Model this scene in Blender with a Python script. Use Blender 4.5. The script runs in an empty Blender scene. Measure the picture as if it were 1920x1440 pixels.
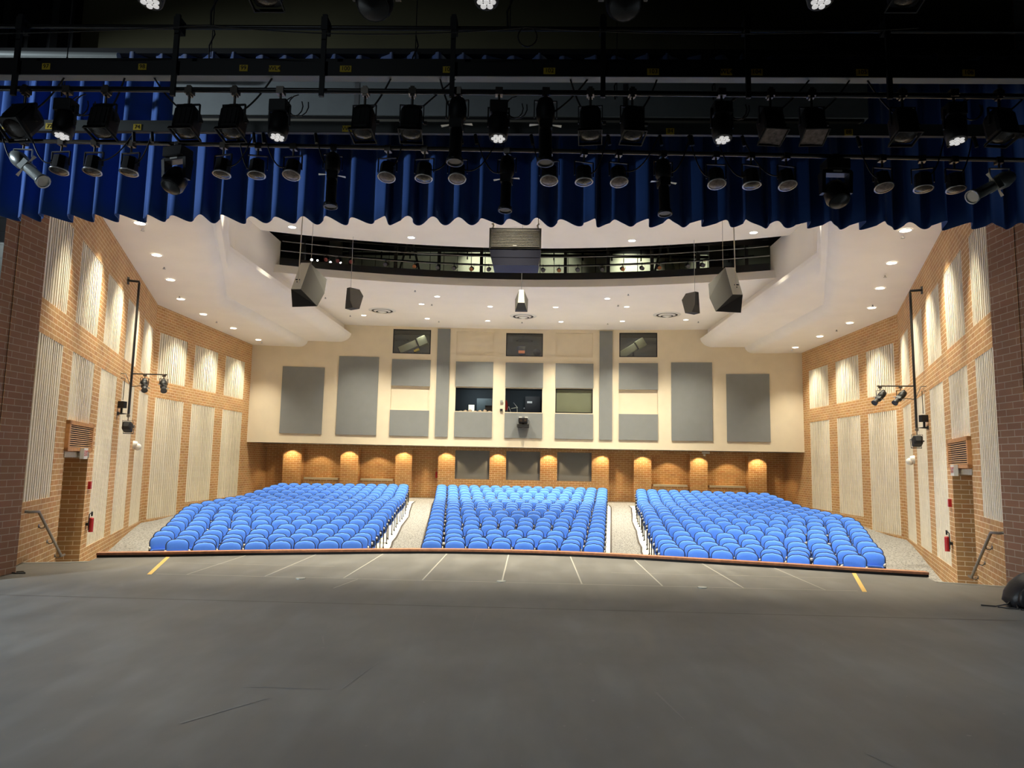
import bpy, math, random
from mathutils import Vector, Matrix
random.seed(7)
sc = bpy.context.scene
COL = sc.collection
PI = math.pi

# ---------------------------------------------------------------- camera, world, exposure
def make_camera():
    f, yaw, pitch, roll = 1312.6, -0.02933, 0.11211, 0.01933
    cam = bpy.data.cameras.new('camera'); co = bpy.data.objects.new('camera', cam); COL.objects.link(co)
    fw = Vector((math.sin(yaw)*math.cos(pitch), math.cos(yaw)*math.cos(pitch), math.sin(pitch)))
    r = Vector((math.cos(yaw), -math.sin(yaw), 0)); u = r.cross(fw)
    r2 = r*math.cos(roll)+u*math.sin(roll); u2 = -r*math.sin(roll)+u*math.cos(roll)
    m = Matrix((( r2.x, u2.x, -fw.x, 0.418), (r2.y, u2.y, -fw.y, 0.0), (r2.z, u2.z, -fw.z, 1.8126), (0, 0, 0, 1)))
    co.matrix_world = m
    cam.sensor_fit = 'HORIZONTAL'; cam.sensor_width = 36.0; cam.lens = 36.0*f/1920
    cam.clip_start = 0.05; cam.clip_end = 200
    sc.camera = co
make_camera()
w = bpy.data.worlds.new('world'); sc.world = w; w.use_nodes = True
w.node_tree.nodes['Background'].inputs[0].default_value = (0.5, 0.55, 0.6, 1)
w.node_tree.nodes['Background'].inputs[1].default_value = 0.01
sc.view_settings.view_transform = 'Standard'; sc.view_settings.look = 'None'
sc.view_settings.exposure = 0.72; sc.view_settings.gamma = 1.0; sc.view_settings.use_curve_mapping = False
cy = sc.cycles
cy.max_bounces = 7; cy.diffuse_bounces = 5; cy.glossy_bounces = 3; cy.transmission_bounces = 4; cy.transparent_max_bounces = 8
cy.caustics_reflective = False; cy.caustics_refractive = False; cy.sample_clamp_indirect = 4.0
cy.use_denoising = True
try: cy.denoiser = 'OPENIMAGEDENOISE'
except Exception: pass

WARM = (1.0, 0.925, 0.715)
P_SIDE, P_MAIN, P_FRONT, P_SOFFIT = 690.0, 1320.0, 1250.0, 74.0
def spot(name, loc, power, ang, blend=0.5, color=WARM, radius=0.07, aim=None, parent=None):
    l = bpy.data.lights.new(name, 'SPOT'); l.energy = power; l.color = color; l.spot_size = math.radians(ang)
    l.spot_blend = blend; l.shadow_soft_size = radius
    o = bpy.data.objects.new(name, l); COL.objects.link(o); o.location = loc
    if aim is not None:
        o.rotation_euler = (Vector(aim)-Vector(loc)).to_track_quat('-Z', 'Y').to_euler()
    return o
def area(name, loc, aim, size, power, color, sy=None):
    l = bpy.data.lights.new(name, 'AREA'); l.energy = power; l.color = color; l.size = size
    if sy: l.shape = 'RECTANGLE'; l.size_y = sy
    o = bpy.data.objects.new(name, l); COL.objects.link(o); o.location = loc
    o.rotation_euler = (Vector(aim)-Vector(loc)).to_track_quat('-Z', 'Y').to_euler()
    return o
# work lights standing in the wings of the stage, cool white
COOL = (0.80, 0.92, 1.0)
spot('wing_light', (-12.3, 5.2, 6.7), 1700, 40, 1.0, COOL, .08, (-5.6, 9.3, 5.8))
spot('wing_light', (-12.0, 4.0, 4.2), 4200, 80, 1.0, COOL, .3, (-6.5, 6.5, 0.0))
spot('wing_light', (12.5, 5.0, 4.2), 1500, 75, 1.0, COOL, .3, (7.0, 6.0, 0.0))
spot('wing_light', (11.5, 4.0, 6.6), 90, 30, 1.0, COOL, .12, (7.2, 9.3, 5.6))
# overhead work lights of the stage, on the pipes upstage
for x_, y_ in ((-2.29, 4.5), (0.06, 4.5), (2.33, 4.5), (-4.09, 6.25), (-2.02, 6.25), (0.06, 6.25), (2.14, 6.25), (4.27, 6.25)):
    spot('led_beam', (x_, y_, 4.75), 13, 100, 1.0, (0.95, 1.0, 0.98), .08, (x_, y_-.6, 0))
spot('stage_fill', (-5.0, -4.5, 8.5), 110, 52, 1.0, COOL, .3, (-3.2, 8.0, 6.0))  # added fill, no lamp there; lifts curtain, screen case and number plates
for x_ in (-4.0, 0.0, 4.0):
    spot('led_beam', (x_, 1.0, 5.6), 6, 110, 1.0, (0.95, 1.0, 0.98), .08, (x_, 1.2, 0))
# work lights inside the attic above the catwalk and the control booth
for x_, p_ in ((-2.2, 130), (4.6, 200), (8.2, 70), (1.2, 60)):
    spot('attic_light', (x_, 29.0, 11.3), p_, 75, 1.0, (0.95, 1.0, 0.80), .1, (x_+.2, 30.6, 10.4))
area('attic_light', (-4.0, 28.2, 10.9), (-4.0, 30.6, 10.4), 1.0, 4, (0.95, 1.0, 0.80))
area('booth_light', (-2.4, 35.4, 5.45), (-2.4, 36.3, 4.2), 0.8, 13, (0.85, 0.95, 1.0))
area('booth_light', (0.2, 35.2, 5.45), (0.2, 36.3, 4.2), 0.8, 8, (0.85, 0.95, 1.0))

# ---------------------------------------------------------------- materials
def lin(c):
    return tuple(((v/255)/12.92 if v <= 10 else (((v/255)+.055)/1.055)**2.4) for v in c)
def mat(name, col, rough=0.6, metal=0.0, emit=None, es=0.0, noise=0.0, nscale=8.0, bump=0.0, spec=0.5, sheen=0.0, coords='Object'):
    m = bpy.data.materials.new(name); m.use_nodes = True; nt = m.node_tree; b = nt.nodes['Principled BSDF']
    b.inputs['Base Color'].default_value = (*col, 1); b.inputs['Roughness'].default_value = rough
    b.inputs['Metallic'].default_value = metal; b.inputs['Specular IOR Level'].default_value = spec
    if sheen: b.inputs['Sheen Weight'].default_value = sheen
    if emit: b.inputs['Emission Color'].default_value = (*emit, 1); b.inputs['Emission Strength'].default_value = es
    if noise or bump:
        tc = nt.nodes.new('ShaderNodeTexCoord'); n = nt.nodes.new('ShaderNodeTexNoise')
        n.inputs['Scale'].default_value = nscale; n.inputs['Detail'].default_value = 5
        nt.links.new(tc.outputs[coords], n.inputs['Vector'])
        if noise:
            r = nt.nodes.new('ShaderNodeMapRange'); r.inputs[3].default_value = 1-noise; r.inputs[4].default_value = 1+noise
            r.inputs[1].default_value = .3; r.inputs[2].default_value = .7
            mx = nt.nodes.new('ShaderNodeVectorMath'); mx.operation = 'SCALE'; mx.inputs[0].default_value = col
            nt.links.new(n.outputs['Fac'], r.inputs[0]); nt.links.new(r.outputs[0], mx.inputs['Scale'])
            nt.links.new(mx.outputs[0], b.inputs['Base Color'])
        if bump:
            bp = nt.nodes.new('ShaderNodeBump'); bp.inputs['Strength'].default_value = bump; bp.inputs['Distance'].default_value = .01
            nt.links.new(n.outputs['Fac'], bp.inputs['Height']); nt.links.new(bp.outputs[0], b.inputs['Normal'])
    return m
def brick(name, c1, c2, c3, mortar, bw=.3048, rh=.1016, ms=.0065, vary=.25, bump=.5, rough=.8):
    m = bpy.data.materials.new(name); m.use_nodes = True; nt = m.node_tree; b = nt.nodes['Principled BSDF']
    b.inputs['Roughness'].default_value = rough
    uv = nt.nodes.new('ShaderNodeUVMap'); t = nt.nodes.new('ShaderNodeTexBrick')
    t.offset = .5; t.inputs['Scale'].default_value = 1.0; t.inputs['Brick Width'].default_value = bw
    t.inputs['Row Height'].default_value = rh; t.inputs['Mortar Size'].default_value = ms; t.inputs['Mortar Smooth'].default_value = .15
    t.inputs['Bias'].default_value = 0.0
    t.inputs['Color1'].default_value = (*c1, 1); t.inputs['Color2'].default_value = (*c2, 1); t.inputs['Mortar'].default_value = (*mortar, 1)
    nt.links.new(uv.outputs[0], t.inputs['Vector'])
    # second hue mixed brick by brick: same brick grid, other colours
    t2 = nt.nodes.new('ShaderNodeTexBrick'); t2.offset = .5
    for k in ('Scale', 'Brick Width', 'Row Height', 'Mortar Size', 'Mortar Smooth'): t2.inputs[k].default_value = t.inputs[k].default_value
    t2.inputs['Color1'].default_value = (1, 1, 1, 1); t2.inputs['Color2'].default_value = (0, 0, 0, 1); t2.inputs['Mortar'].default_value = (.3, .3, .3, 1)
    t2.inputs['Bias'].default_value = -.35
    add = nt.nodes.new('ShaderNodeVectorMath'); add.operation = 'ADD'; add.inputs[1].default_value = (bw*37, rh*18, 0)
    nt.links.new(uv.outputs[0], add.inputs[0]); nt.links.new(add.outputs[0], t2.inputs['Vector'])
    mx = nt.nodes.new('ShaderNodeMix'); mx.data_type = 'RGBA'; mx.inputs[7].default_value = (*c3, 1)
    mul = nt.nodes.new('ShaderNodeMath'); mul.operation = 'MULTIPLY'; inv = nt.nodes.new('ShaderNodeMath'); inv.operation = 'SUBTRACT'
    inv.inputs[0].default_value = 1.0; nt.links.new(t.outputs['Fac'], inv.inputs[1])
    nt.links.new(t2.outputs['Color'], mul.inputs[0]); nt.links.new(inv.outputs[0], mul.inputs[1])
    m2 = nt.nodes.new('ShaderNodeMath'); m2.operation = 'MULTIPLY'; m2.inputs[1].default_value = .75; nt.links.new(mul.outputs[0], m2.inputs[0])
    nt.links.new(m2.outputs[0], mx.inputs[0]); nt.links.new(t.outputs['Color'], mx.inputs[6])
    n = nt.nodes.new('ShaderNodeTexNoise'); n.inputs['Scale'].default_value = 1.3; n.inputs['Detail'].default_value = 6
    nt.links.new(uv.outputs[0], n.inputs['Vector'])
    r = nt.nodes.new('ShaderNodeMapRange'); r.inputs[1].default_value = .3; r.inputs[2].default_value = .7; r.inputs[3].default_value = 1-vary*.5; r.inputs[4].default_value = 1+vary*.5
    nt.links.new(n.outputs['Fac'], r.inputs[0])
    sv = nt.nodes.new('ShaderNodeVectorMath'); sv.operation = 'SCALE'
    nt.links.new(mx.outputs[2], sv.inputs[0]); nt.links.new(r.outputs[0], sv.inputs['Scale']); nt.links.new(sv.outputs[0], b.inputs['Base Color'])
    bp = nt.nodes.new('ShaderNodeBump'); bp.inputs['Strength'].default_value = bump; bp.inputs['Distance'].default_value = .006; bp.invert = True
    nt.links.new(t.outputs['Fac'], bp.inputs['Height']); nt.links.new(bp.outputs[0], b.inputs['Normal'])
    return m
M = {}
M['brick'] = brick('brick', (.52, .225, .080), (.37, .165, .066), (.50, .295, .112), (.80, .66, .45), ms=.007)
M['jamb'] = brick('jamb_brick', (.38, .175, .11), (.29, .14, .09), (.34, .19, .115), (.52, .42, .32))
M['cmu'] = brick('painted_block', (.42, .42, .38), (.40, .40, .37), (.41, .41, .37), (.30, .30, .27), bw=.406, rh=.203)
M['rib'] = brick('ribbed_block', (.86, .79, .65), (.83, .76, .62), (.80, .73, .60), (.90, .83, .70), bw=.406, rh=.2032, ms=.004, vary=.10, bump=.0, rough=.6)
M['plaster'] = mat('plaster', (.74, .65, .50), .75, noise=.03, nscale=2)
M['ceiling'] = mat('ceiling_paint', (.91, .86, .79), .85, noise=.02, nscale=1)
M['grey_panel'] = mat('grey_panel_fabric', (.205, .215, .22), .9, noise=.03, nscale=3)
M['grey_edge'] = mat('grey_panel_edge', (.14, .14, .14), .9)
M['black'] = mat('matte_black', (.006, .006, .007), .55)
M['black_gloss'] = mat('black_enamel', (.015, .015, .016), .3)
M['steel'] = mat('steel', (.45, .45, .46), .35, 1.0)
M['rail_steel'] = mat('dark_steel', (.16, .14, .12), .35, .8)
M['silver'] = mat('silver_paint', (.5, .53, .52), .35, .6)
M['white'] = mat('white_plastic', (.75, .74, .70), .4)
M['red'] = mat('red', (.42, .015, .018), .4)
M['yellow'] = mat('yellow_label', (.92, .66, .04), .6)
M['tape'] = mat('yellow_tape', (.72, .45, .12), .6)
M['chalk'] = mat('pale_line', (.36, .34, .30), .7)
M['wood'] = mat('red_wood', (.40, .17, .09), .35, noise=.25, nscale=12)
M['oak'] = mat('oak_louver', (.50, .24, .09), .5, noise=.15, nscale=14)
M['oak_light'] = mat('oak_slats', (.66, .40, .20), .5)
M['olive'] = mat('olive_wall', (.11, .10, .05), .9, noise=.12, nscale=1.2)
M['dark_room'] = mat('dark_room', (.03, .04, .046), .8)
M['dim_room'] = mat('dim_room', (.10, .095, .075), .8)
M['concrete'] = mat('concrete', (.50, .45, .35), .8, noise=.08, nscale=20)
M['cream_floor'] = mat('cream_floor', (.80, .76, .66), .6, noise=.04, nscale=3)
M['strip'] = mat('rubber_edge', (.05, .035, .025), .7)
M['lens_on'] = mat('lit_lamp', (1, 1, 1), .5, emit=(1.0, .95, .86), es=6.0)
M['led_on'] = mat('lit_led', (1, 1, 1), .3, emit=(1.0, .98, .95), es=.3)
M['lens'] = mat('lens_glass', (.035, .026, .021), .25, noise=.5, nscale=25)
M['gel'] = mat('diffusion_gel', (.28, .22, .20), .35, noise=.5, nscale=30)
M['cable'] = mat('cable_rubber', (.02, .02, .02), .5)
M['white_cable'] = mat('white_cable', (.80, .76, .66), .5)
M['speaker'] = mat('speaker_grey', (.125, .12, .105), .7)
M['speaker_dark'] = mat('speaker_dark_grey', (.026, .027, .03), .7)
M['speaker_lit'] = mat('speaker_lit_grey', (.72, .70, .60), .7)  # light on the rear panels is put into this paler base
M['navy'] = mat('navy_cabinet', (.022, .024, .055), .6)
M['mesh_grey'] = mat('grille_grey', (.42, .40, .36), .7, noise=.35, nscale=60)
M['pale_panel'] = mat('attic_board', (.62, .62, .48), .8, noise=.1, nscale=2)
M['screen_box'] = mat('screen_case', (.32, .35, .36), .5, noise=.04)
M['beige_case'] = mat('screen_flange', (.24, .22, .18), .6)
M['follow'] = mat('olive_grey_metal', (.36, .37, .27), .5)
M['screen_shade'] = mat('roller_shade', (.42, .42, .32), .7, noise=.04, nscale=2)
M['paper'] = mat('paper', (.75, .75, .62), .7, emit=(.8, .8, .65), es=.0)
M['seat_blue'] = mat('blue_upholstery', (.075, .255, 1.0), .75, sheen=.04, noise=.04, nscale=40)
M['seat_shell'] = mat('navy_seat_shell', (.012, .022, .07), .45)
M['seat_under'] = mat('blue_seat_cushion', (.05, .15, .6), .8)
M['arm'] = mat('armrest_grey', (.42, .42, .40), .4)
M['bag'] = mat('black_nylon', (.012, .012, .016), .45, bump=.3, nscale=30)
def glass_mat():
    m = bpy.data.materials.new('window_glass'); m.use_nodes = True; nt = m.node_tree; nt.nodes.clear()
    o = nt.nodes.new('ShaderNodeOutputMaterial'); t = nt.nodes.new('ShaderNodeBsdfTransparent'); g = nt.nodes.new('ShaderNodeBsdfGlossy')
    g.inputs['Roughness'].default_value = .02; t.inputs[0].default_value = (.75, .78, .74, 1)
    mx = nt.nodes.new('ShaderNodeMixShader'); mx.inputs[0].default_value = .10
    nt.links.new(t.outputs[0], mx.inputs[1]); nt.links.new(g.outputs[0], mx.inputs[2]); nt.links.new(mx.outputs[0], o.inputs[0])
    return m
M['glass'] = glass_mat()
def curtain_mat():
    m = mat('blue_velvet', (.010, .070, .30), .85, sheen=.3); return m
M['velvet'] = curtain_mat()
def stage_mat():
    m = bpy.data.materials.new('stage_floor_paint'); m.use_nodes = True; nt = m.node_tree; b = nt.nodes['Principled BSDF']
    tc = nt.nodes.new('ShaderNodeTexCoord')
    def noise(sc_, det, mp=None):
        n = nt.nodes.new('ShaderNodeTexNoise'); n.inputs['Scale'].default_value = sc_; n.inputs['Detail'].default_value = det
        if mp:
            q = nt.nodes.new('ShaderNodeMapping'); q.inputs['Scale'].default_value = mp; q.inputs['Rotation'].default_value = (0, 0, .5)
            nt.links.new(tc.outputs['Object'], q.inputs[0]); nt.links.new(q.outputs[0], n.inputs['Vector'])
        else: nt.links.new(tc.outputs['Object'], n.inputs['Vector'])
        return n
    a = noise(.7, 8); c = noise(3.0, 6, (1, .25, 1)); d = noise(34, 2)
    r1 = nt.nodes.new('ShaderNodeMapRange'); r1.inputs[1].default_value = .3; r1.inputs[2].default_value = .7; r1.inputs[3].default_value = .82; r1.inputs[4].default_value = 1.2
    r2 = nt.nodes.new('ShaderNodeMapRange'); r2.inputs[1].default_value = .45; r2.inputs[2].default_value = .75; r2.inputs[3].default_value = 1.0; r2.inputs[4].default_value = 1.35
    r3 = nt.nodes.new('ShaderNodeMapRange'); r3.inputs[1].default_value = .76; r3.inputs[2].default_value = .80; r3.inputs[3].default_value = 0; r3.inputs[4].default_value = 1.4
    nt.links.new(a.outputs['Fac'], r1.inputs[0]); nt.links.new(c.outputs['Fac'], r2.inputs[0]); nt.links.new(d.outputs['Fac'], r3.inputs[0])
    mu = nt.nodes.new('ShaderNodeMath'); mu.operation = 'MULTIPLY'; nt.links.new(r1.outputs[0], mu.inputs[0]); nt.links.new(r2.outputs[0], mu.inputs[1])
    ad = nt.nodes.new('ShaderNodeMath'); ad.operation = 'ADD'; nt.links.new(mu.outputs[0], ad.inputs[0]); nt.links.new(r3.outputs[0], ad.inputs[1])
    v = nt.nodes.new('ShaderNodeVectorMath'); v.operation = 'SCALE'; v.inputs[0].default_value = (.125, .120, .112)
    nt.links.new(ad.outputs[0], v.inputs['Scale']); nt.links.new(v.outputs[0], b.inputs['Base Color'])
    r4 = nt.nodes.new('ShaderNodeMapRange'); r4.inputs[3].default_value = .42; r4.inputs[4].default_value = .62
    nt.links.new(c.outputs['Fac'], r4.inputs[0]); nt.links.new(r4.outputs[0], b.inputs['Roughness'])
    return m
M['stage'] = stage_mat()
def carpet_mat():
    m = bpy.data.materials.new('patterned_carpet'); m.use_nodes = True; nt = m.node_tree; b = nt.nodes['Principled BSDF']; b.inputs['Roughness'].default_value = .95
    tc = nt.nodes.new('ShaderNodeTexCoord'); q = nt.nodes.new('ShaderNodeMapping'); q.inputs['Scale'].default_value = (14, 7, 7); nt.links.new(tc.outputs['Object'], q.inputs[0])
    n = nt.nodes.new('ShaderNodeTexVoronoi'); n.inputs['Scale'].default_value = 1.6; nt.links.new(q.outputs[0], n.inputs['Vector'])
    cr = nt.nodes.new('ShaderNodeValToRGB'); cr.color_ramp.elements[0].color = (.07, .069, .068, 1); cr.color_ramp.elements[1].color = (.27, .257, .24, 1)
    cr.color_ramp.elements[0].position = .1; cr.color_ramp.elements[1].position = .55
    nt.links.new(n.outputs['Distance'], cr.inputs[0]); nt.links.new(cr.outputs[0], b.inputs['Base Color']); return m
M['carpet'] = carpet_mat()

# ---------------------------------------------------------------- mesh helper
class MB:
    def __init__(s): s.v = []; s.f = []; s.uv = []; s.mi = []; s.sm = []; s.has = False
    def add(s, pts, faces, uvs=None, mi=0, sm=False):
        b = len(s.v); s.v += [tuple(p) for p in pts]
        for i, f in enumerate(faces):
            s.f.append(tuple(b+k for k in f)); s.mi.append(mi); s.sm.append(sm)
            if uvs: s.uv.append(uvs[i]); s.has = True
            else: s.uv.append(None)
        return s
    def quad(s, a, b, c, d, uv=None, mi=0): return s.add([a, b, c, d], [(0, 1, 2, 3)], [uv] if uv else None, mi)
    def box(s, lo, hi, R=None, o=None, mi=0, taper=None):
        x0, y0, z0 = lo; x1, y1, z1 = hi
        p = [(x0, y0, z0), (x1, y0, z0), (x1, y1, z0), (x0, y1, z0), (x0, y0, z1), (x1, y0, z1), (x1, y1, z1), (x0, y1, z1)]
        if R is not None or o is not None:
            R = R or Matrix.Identity(3); o = Vector(o or (0, 0, 0)); p = [tuple(R @ Vector(q)+o) for q in p]
        uv = []
        for f in ((0, 3, 2, 1), (4, 5, 6, 7), (0, 1, 5, 4), (1, 2, 6, 5), (2, 3, 7, 6), (3, 0, 4, 7)):
            q = [Vector(p[k]) for k in f]; n = (q[1]-q[0]).cross(q[2]-q[0])
            if abs(n.z) > max(abs(n.x), abs(n.y)): uv.append([(a.x, a.y) for a in q])
            elif abs(n.x) > abs(n.y): uv.append([(a.y, a.z) for a in q])
            else: uv.append([(a.x, a.z) for a in q])
        return s.add(p, [(0, 3, 2, 1), (4, 5, 6, 7), (0, 1, 5, 4), (1, 2, 6, 5), (2, 3, 7, 6), (3, 0, 4, 7)], uv, mi)
    def cyl(s, a, b, r, n=10, r2=None, mi=0, caps=True, sm=True):
        a = Vector(a); b = Vector(b); r2 = r if r2 is None else r2; d = (b-a).normalized()
        x = d.orthogonal().normalized(); y = d.cross(x); P = []
        for c, rr in ((a, r), (b, r2)):
            for k in range(n): t = 2*PI*k/n; P.append(c+x*math.cos(t)*rr+y*math.sin(t)*rr)
        s.add(P, [(k, (k+1) % n, n+(k+1) % n, n+k) for k in range(n)], None, mi, sm)
        if caps: s.add(P[:n], [tuple(range(n))[::-1]], None, mi); s.add(P[n:], [tuple(range(n))], None, mi)
        return s
    def tube(s, pts, r, n=6, mi=0):
        pts = [Vector(p) for p in pts]; P = []; m = len(pts); x = None
        for i, c in enumerate(pts):
            d = (pts[min(i+1, m-1)]-pts[max(i-1, 0)]).normalized()
            if x is None: x = d.orthogonal().normalized()
            x = (x-d*x.dot(d)).normalized(); y = d.cross(x)
            for k in range(n): t = 2*PI*k/n; P.append(c+x*math.cos(t)*r+y*math.sin(t)*r)
        F = [(i*n+k, i*n+(k+1) % n, (i+1)*n+(k+1) % n, (i+1)*n+k) for i in range(m-1) for k in range(n)]
        s.add(P, F, None, mi, True); s.add(P[:n], [tuple(range(n))[::-1]], None, mi); s.add(P[-n:], [tuple(range(n))], None, mi); return s
    def prism(s, prof, a, b, mi=0):   # prof: list of 3D offsets; extruded from a to b
        n = len(prof); a = Vector(a); b = Vector(b); P = [a+Vector(p) for p in prof]+[b+Vector(p) for p in prof]
        F = [(k, (k+1) % n, n+(k+1) % n, n+k) for k in range(n)]+[tuple(range(n))[::-1], tuple(range(n, 2*n))]
        return s.add(P, F, None, mi)
    def rings(s, rings, mi=0, cap0=True, cap1=True, sm=True):
        n = len(rings[0]); P = [p for r in rings for p in r]
        F = [(i*n+k, i*n+(k+1) % n, (i+1)*n+(k+1) % n, (i+1)*n+k) for i in range(len(rings)-1) for k in range(n)]
        s.add(P, F, None, mi, sm)
        if cap0: s.add(rings[0], [tuple(range(n))[::-1]], None, mi)
        if cap1: s.add(rings[-1], [tuple(range(n))], None, mi)
        return s
    def sphere(s, c, r, n=12, m=8, sc_=(1, 1, 1), mi=0):
        R = []
        for i in range(m+1):
            t = PI*(0.02+.96*i/m); R.append([(c[0]+r*sc_[0]*math.sin(t)*math.cos(2*PI*k/n), c[1]+r*sc_[1]*math.sin(t)*math.sin(2*PI*k/n), c[2]-r*sc_[2]*math.cos(t)) for k in range(n)])
        return s.rings(R, mi)
    def build(s, name, m, parent=None, bevel=0.0):
        me = bpy.data.meshes.new(name); me.from_pydata(s.v, [], s.f)
        for mm in (m if isinstance(m, (list, tuple)) else [m]): me.materials.append(M[mm] if isinstance(mm, str) else mm)
        me.polygons.foreach_set('material_index', s.mi); me.polygons.foreach_set('use_smooth', s.sm)
        if s.has:
            l = me.uv_layers.new(name='UVMap'); k = 0; d = []
            for f, u in zip(s.f, s.uv):
                for j in range(len(f)): d += list(u[j]) if u else [0, 0]
            l.data.foreach_set('uv', d)
        me.update()
        o = bpy.data.objects.new(name, me); COL.objects.link(o)
        if parent: o.parent = parent
        if bevel:
            bv = o.modifiers.new('bevel', 'BEVEL'); bv.width = bevel; bv.segments = 2; bv.limit_method = 'ANGLE'
        return o
def tag(o, label=None, cat=None, group=None, kind=None):
    if label: o['label'] = label
    if cat: o['category'] = cat
    if group: o['group'] = group
    if kind: o['kind'] = kind
    return o
def empty(name, loc=(0, 0, 0), rz=0.0, label=None, cat=None, group=None):
    o = bpy.data.objects.new(name, None); COL.objects.link(o); o.location = loc; o.rotation_euler = (0, 0, rz); o.empty_display_size = .1
    return tag(o, label, cat, group)
def copy_tree(o, parent=None, keep=True):
    c = o.copy(); COL.objects.link(c); c.parent = parent
    for ch in list(o.children): copy_tree(ch, c)
    return c
def struct(mb, name, m, parent=None, bevel=0.0):
    o = mb.build(name, m, parent, bevel)
    if parent is None: o['kind'] = 'structure'
    return o
ORD = 'first second third fourth fifth sixth seventh eighth ninth tenth eleventh twelfth thirteenth fourteenth fifteenth sixteenth seventeenth eighteenth nineteenth twentieth twenty-first twenty-second twenty-third twenty-fourth twenty-fifth twenty-sixth'.split()
def text(name, body, size, m, parent, loc, rot, ext=.001):
    c = bpy.data.curves.new(name, 'FONT'); c.body = body; c.size = size; c.align_x = 'CENTER'; c.align_y = 'CENTER'; c.extrude = ext
    c.materials.append(M[m]); o = bpy.data.objects.new(name, c); COL.objects.link(o); me = bpy.data.meshes.new_from_object(o); bpy.data.objects.remove(o); bpy.data.curves.remove(c)
    o = bpy.data.objects.new(name, me); COL.objects.link(o); o.parent = parent; o.location = loc; o.rotation_euler = rot
    return o

# ---------------------------------------------------------------- floor profile of the house
ZT = [-.076, -.074, -.070, -.028, .019, .075, .117, .158, .211, .264, .300, .336, .362, .380, .393, .453, .536, .609, .677, .740]
def Rrow(y0): return 14.8+.4*(y0-17.15)/.86
def y0_of(x, y):
    a = y
    for _ in range(12): a = y+x*x/(2*Rrow(a))
    return a
def zprof(y0):
    t = (y0-17.15)/.86
    if t <= 0: return ZT[0]-.86
    if t >= 19: return ZT[19]-.86+min(t-19, 2.2)*.06
    i = int(t); f = t-i
    return ZT[i]*(1-f)+ZT[i+1]*f-.86
def zfloor(x, y): return zprof(y0_of(x, y))
def row_y(i, x): y0 = 17.15+.86*i; return y0-x*x/(2*Rrow(y0))

# ---------------------------------------------------------------- stage floor and edge
CURB = [(-7.26, 12.48), (-6.13, 12.80), (-4.85, 13.22), (-3.63, 13.56), (-2.41, 13.90), (-1.22, 14.13), (0, 14.19), (1.22, 14.13), (2.41, 13.90), (3.63, 13.56), (4.85, 13.22), (6.13, 12.80), (7.26, 12.48)]
def curb_y(x):
    # smooth curve through the measured points
    n = len(CURB)
    for i in range(n-1):
        if x <= CURB[i+1][0] or i == n-2:
            p0 = CURB[max(i-1, 0)]; p1 = CURB[i]; p2 = CURB[i+1]; p3 = CURB[min(i+2, n-1)]
            t = (x-p1[0])/(p2[0]-p1[0]); m1 = (p2[1]-p0[1])/(p2[0]-p0[0])*(p2[0]-p1[0]); m2 = (p3[1]-p1[1])/(p3[0]-p1[0])*(p2[0]-p1[0])
            return (2*t**3-3*t*t+1)*p1[1]+(t**3-2*t*t+t)*m1+(-2*t**3+3*t*t)*p2[1]+(t**3-t*t)*m2
xs = [-7.26+14.52*k/48 for k in range(49)]
edge = [(x, curb_y(x)) for x in xs]
out = [(-14, -9), (14, -9), (14, 10.6), (8.05, 10.6), (8.05, 11.70), (7.12, 12.03)]+[(x, y+.10) for x, y in edge[::-1]]+[(-7.12, 12.03), (-8.05, 11.70), (-8.05, 10.6), (-14, 10.6)]
mb = MB(); n = len(out)
mb.add([(x, y, 0) for x, y in out], [tuple(range(n))], [[(x, y) for x, y in out]])
mb.add([(x, y, 0) for x, y in out]+[(x, y, -1.3) for x, y in out], [(k, (k+1) % n, n+(k+1) % n, n+k) for k in range(n)])
struct(mb, 'floor', 'stage')
def curb_piece(x0, x1, dy0, dy1, z0, z1, name, m, N=40):
    mb = MB(); R = []
    for k in range(N+1):
        x = x0+(x1-x0)*k/N; y = curb_y(x); sl = (curb_y(min(x+.05, 7.26))-curb_y(max(x-.05, -7.26)))/.1; nx, ny = -sl/math.hypot(1, sl), 1/math.hypot(1, sl)
        R.append([(x+nx*d, y+ny*d, z) for d, z in ((dy0, z0), (dy1, z0), (dy1, z1), (dy0, z1))])
    mb.rings(R, sm=False); return struct(mb, name, m)
curb_piece(-7.26, 7.26, .0, .10, .0, .045, 'trim_1', 'black')
curb_piece(-7.26, 7.26, -.02, .16, .045, .085, 'trim_2', 'wood')
for s in (-1, 1):   # metal nosing beside the side steps
    mb = MB(); a = Vector((s*7.10, 12.0, 0)); b = Vector((s*8.03, 11.68, 0)); d = (b-a).normalized(); nn = Vector((0, 1, 0))
    for o0, o1, z in ((-.03, .03, .006), (.06, .10, .004)):
        mb.quad(a-nn*o0+Vector((0, 0, z)), b-nn*o0+Vector((0, 0, z)), b-nn*o1+Vector((0, 0, z)), a-nn*o1+Vector((0, 0, z)))
    struct(mb, 'trim_3', 'silver')
    # side steps down to the house floor
    mb = MB(); u = Vector((s*.3683, .9297, 0)); nin = Vector((-s*.9297, .3683, 0)); P0 = Vector((s*8.0, 11.6, 0))
    for k in range(6):
        s0 = .45+.30*k; z1 = -.155*(k+1)
        p = [P0+u*s0, P0+u*(s0+.31), P0+u*(s0+.31)+nin*1.15, P0+u*s0+nin*1.15]
        mb.add([(q.x, q.y, -1.2) for q in p]+[(q.x, q.y, z1) for q in p], [(0, 1, 2, 3), (4, 5, 6, 7), (0, 1, 5, 4), (1, 2, 6, 5), (2, 3, 7, 6), (3, 0, 4, 7)])
    tag(mb.build('steps', 'stage'), 'dark side steps leading down from the %s end of the stage' % ('left' if s < 0 else 'right'), 'steps')
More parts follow.
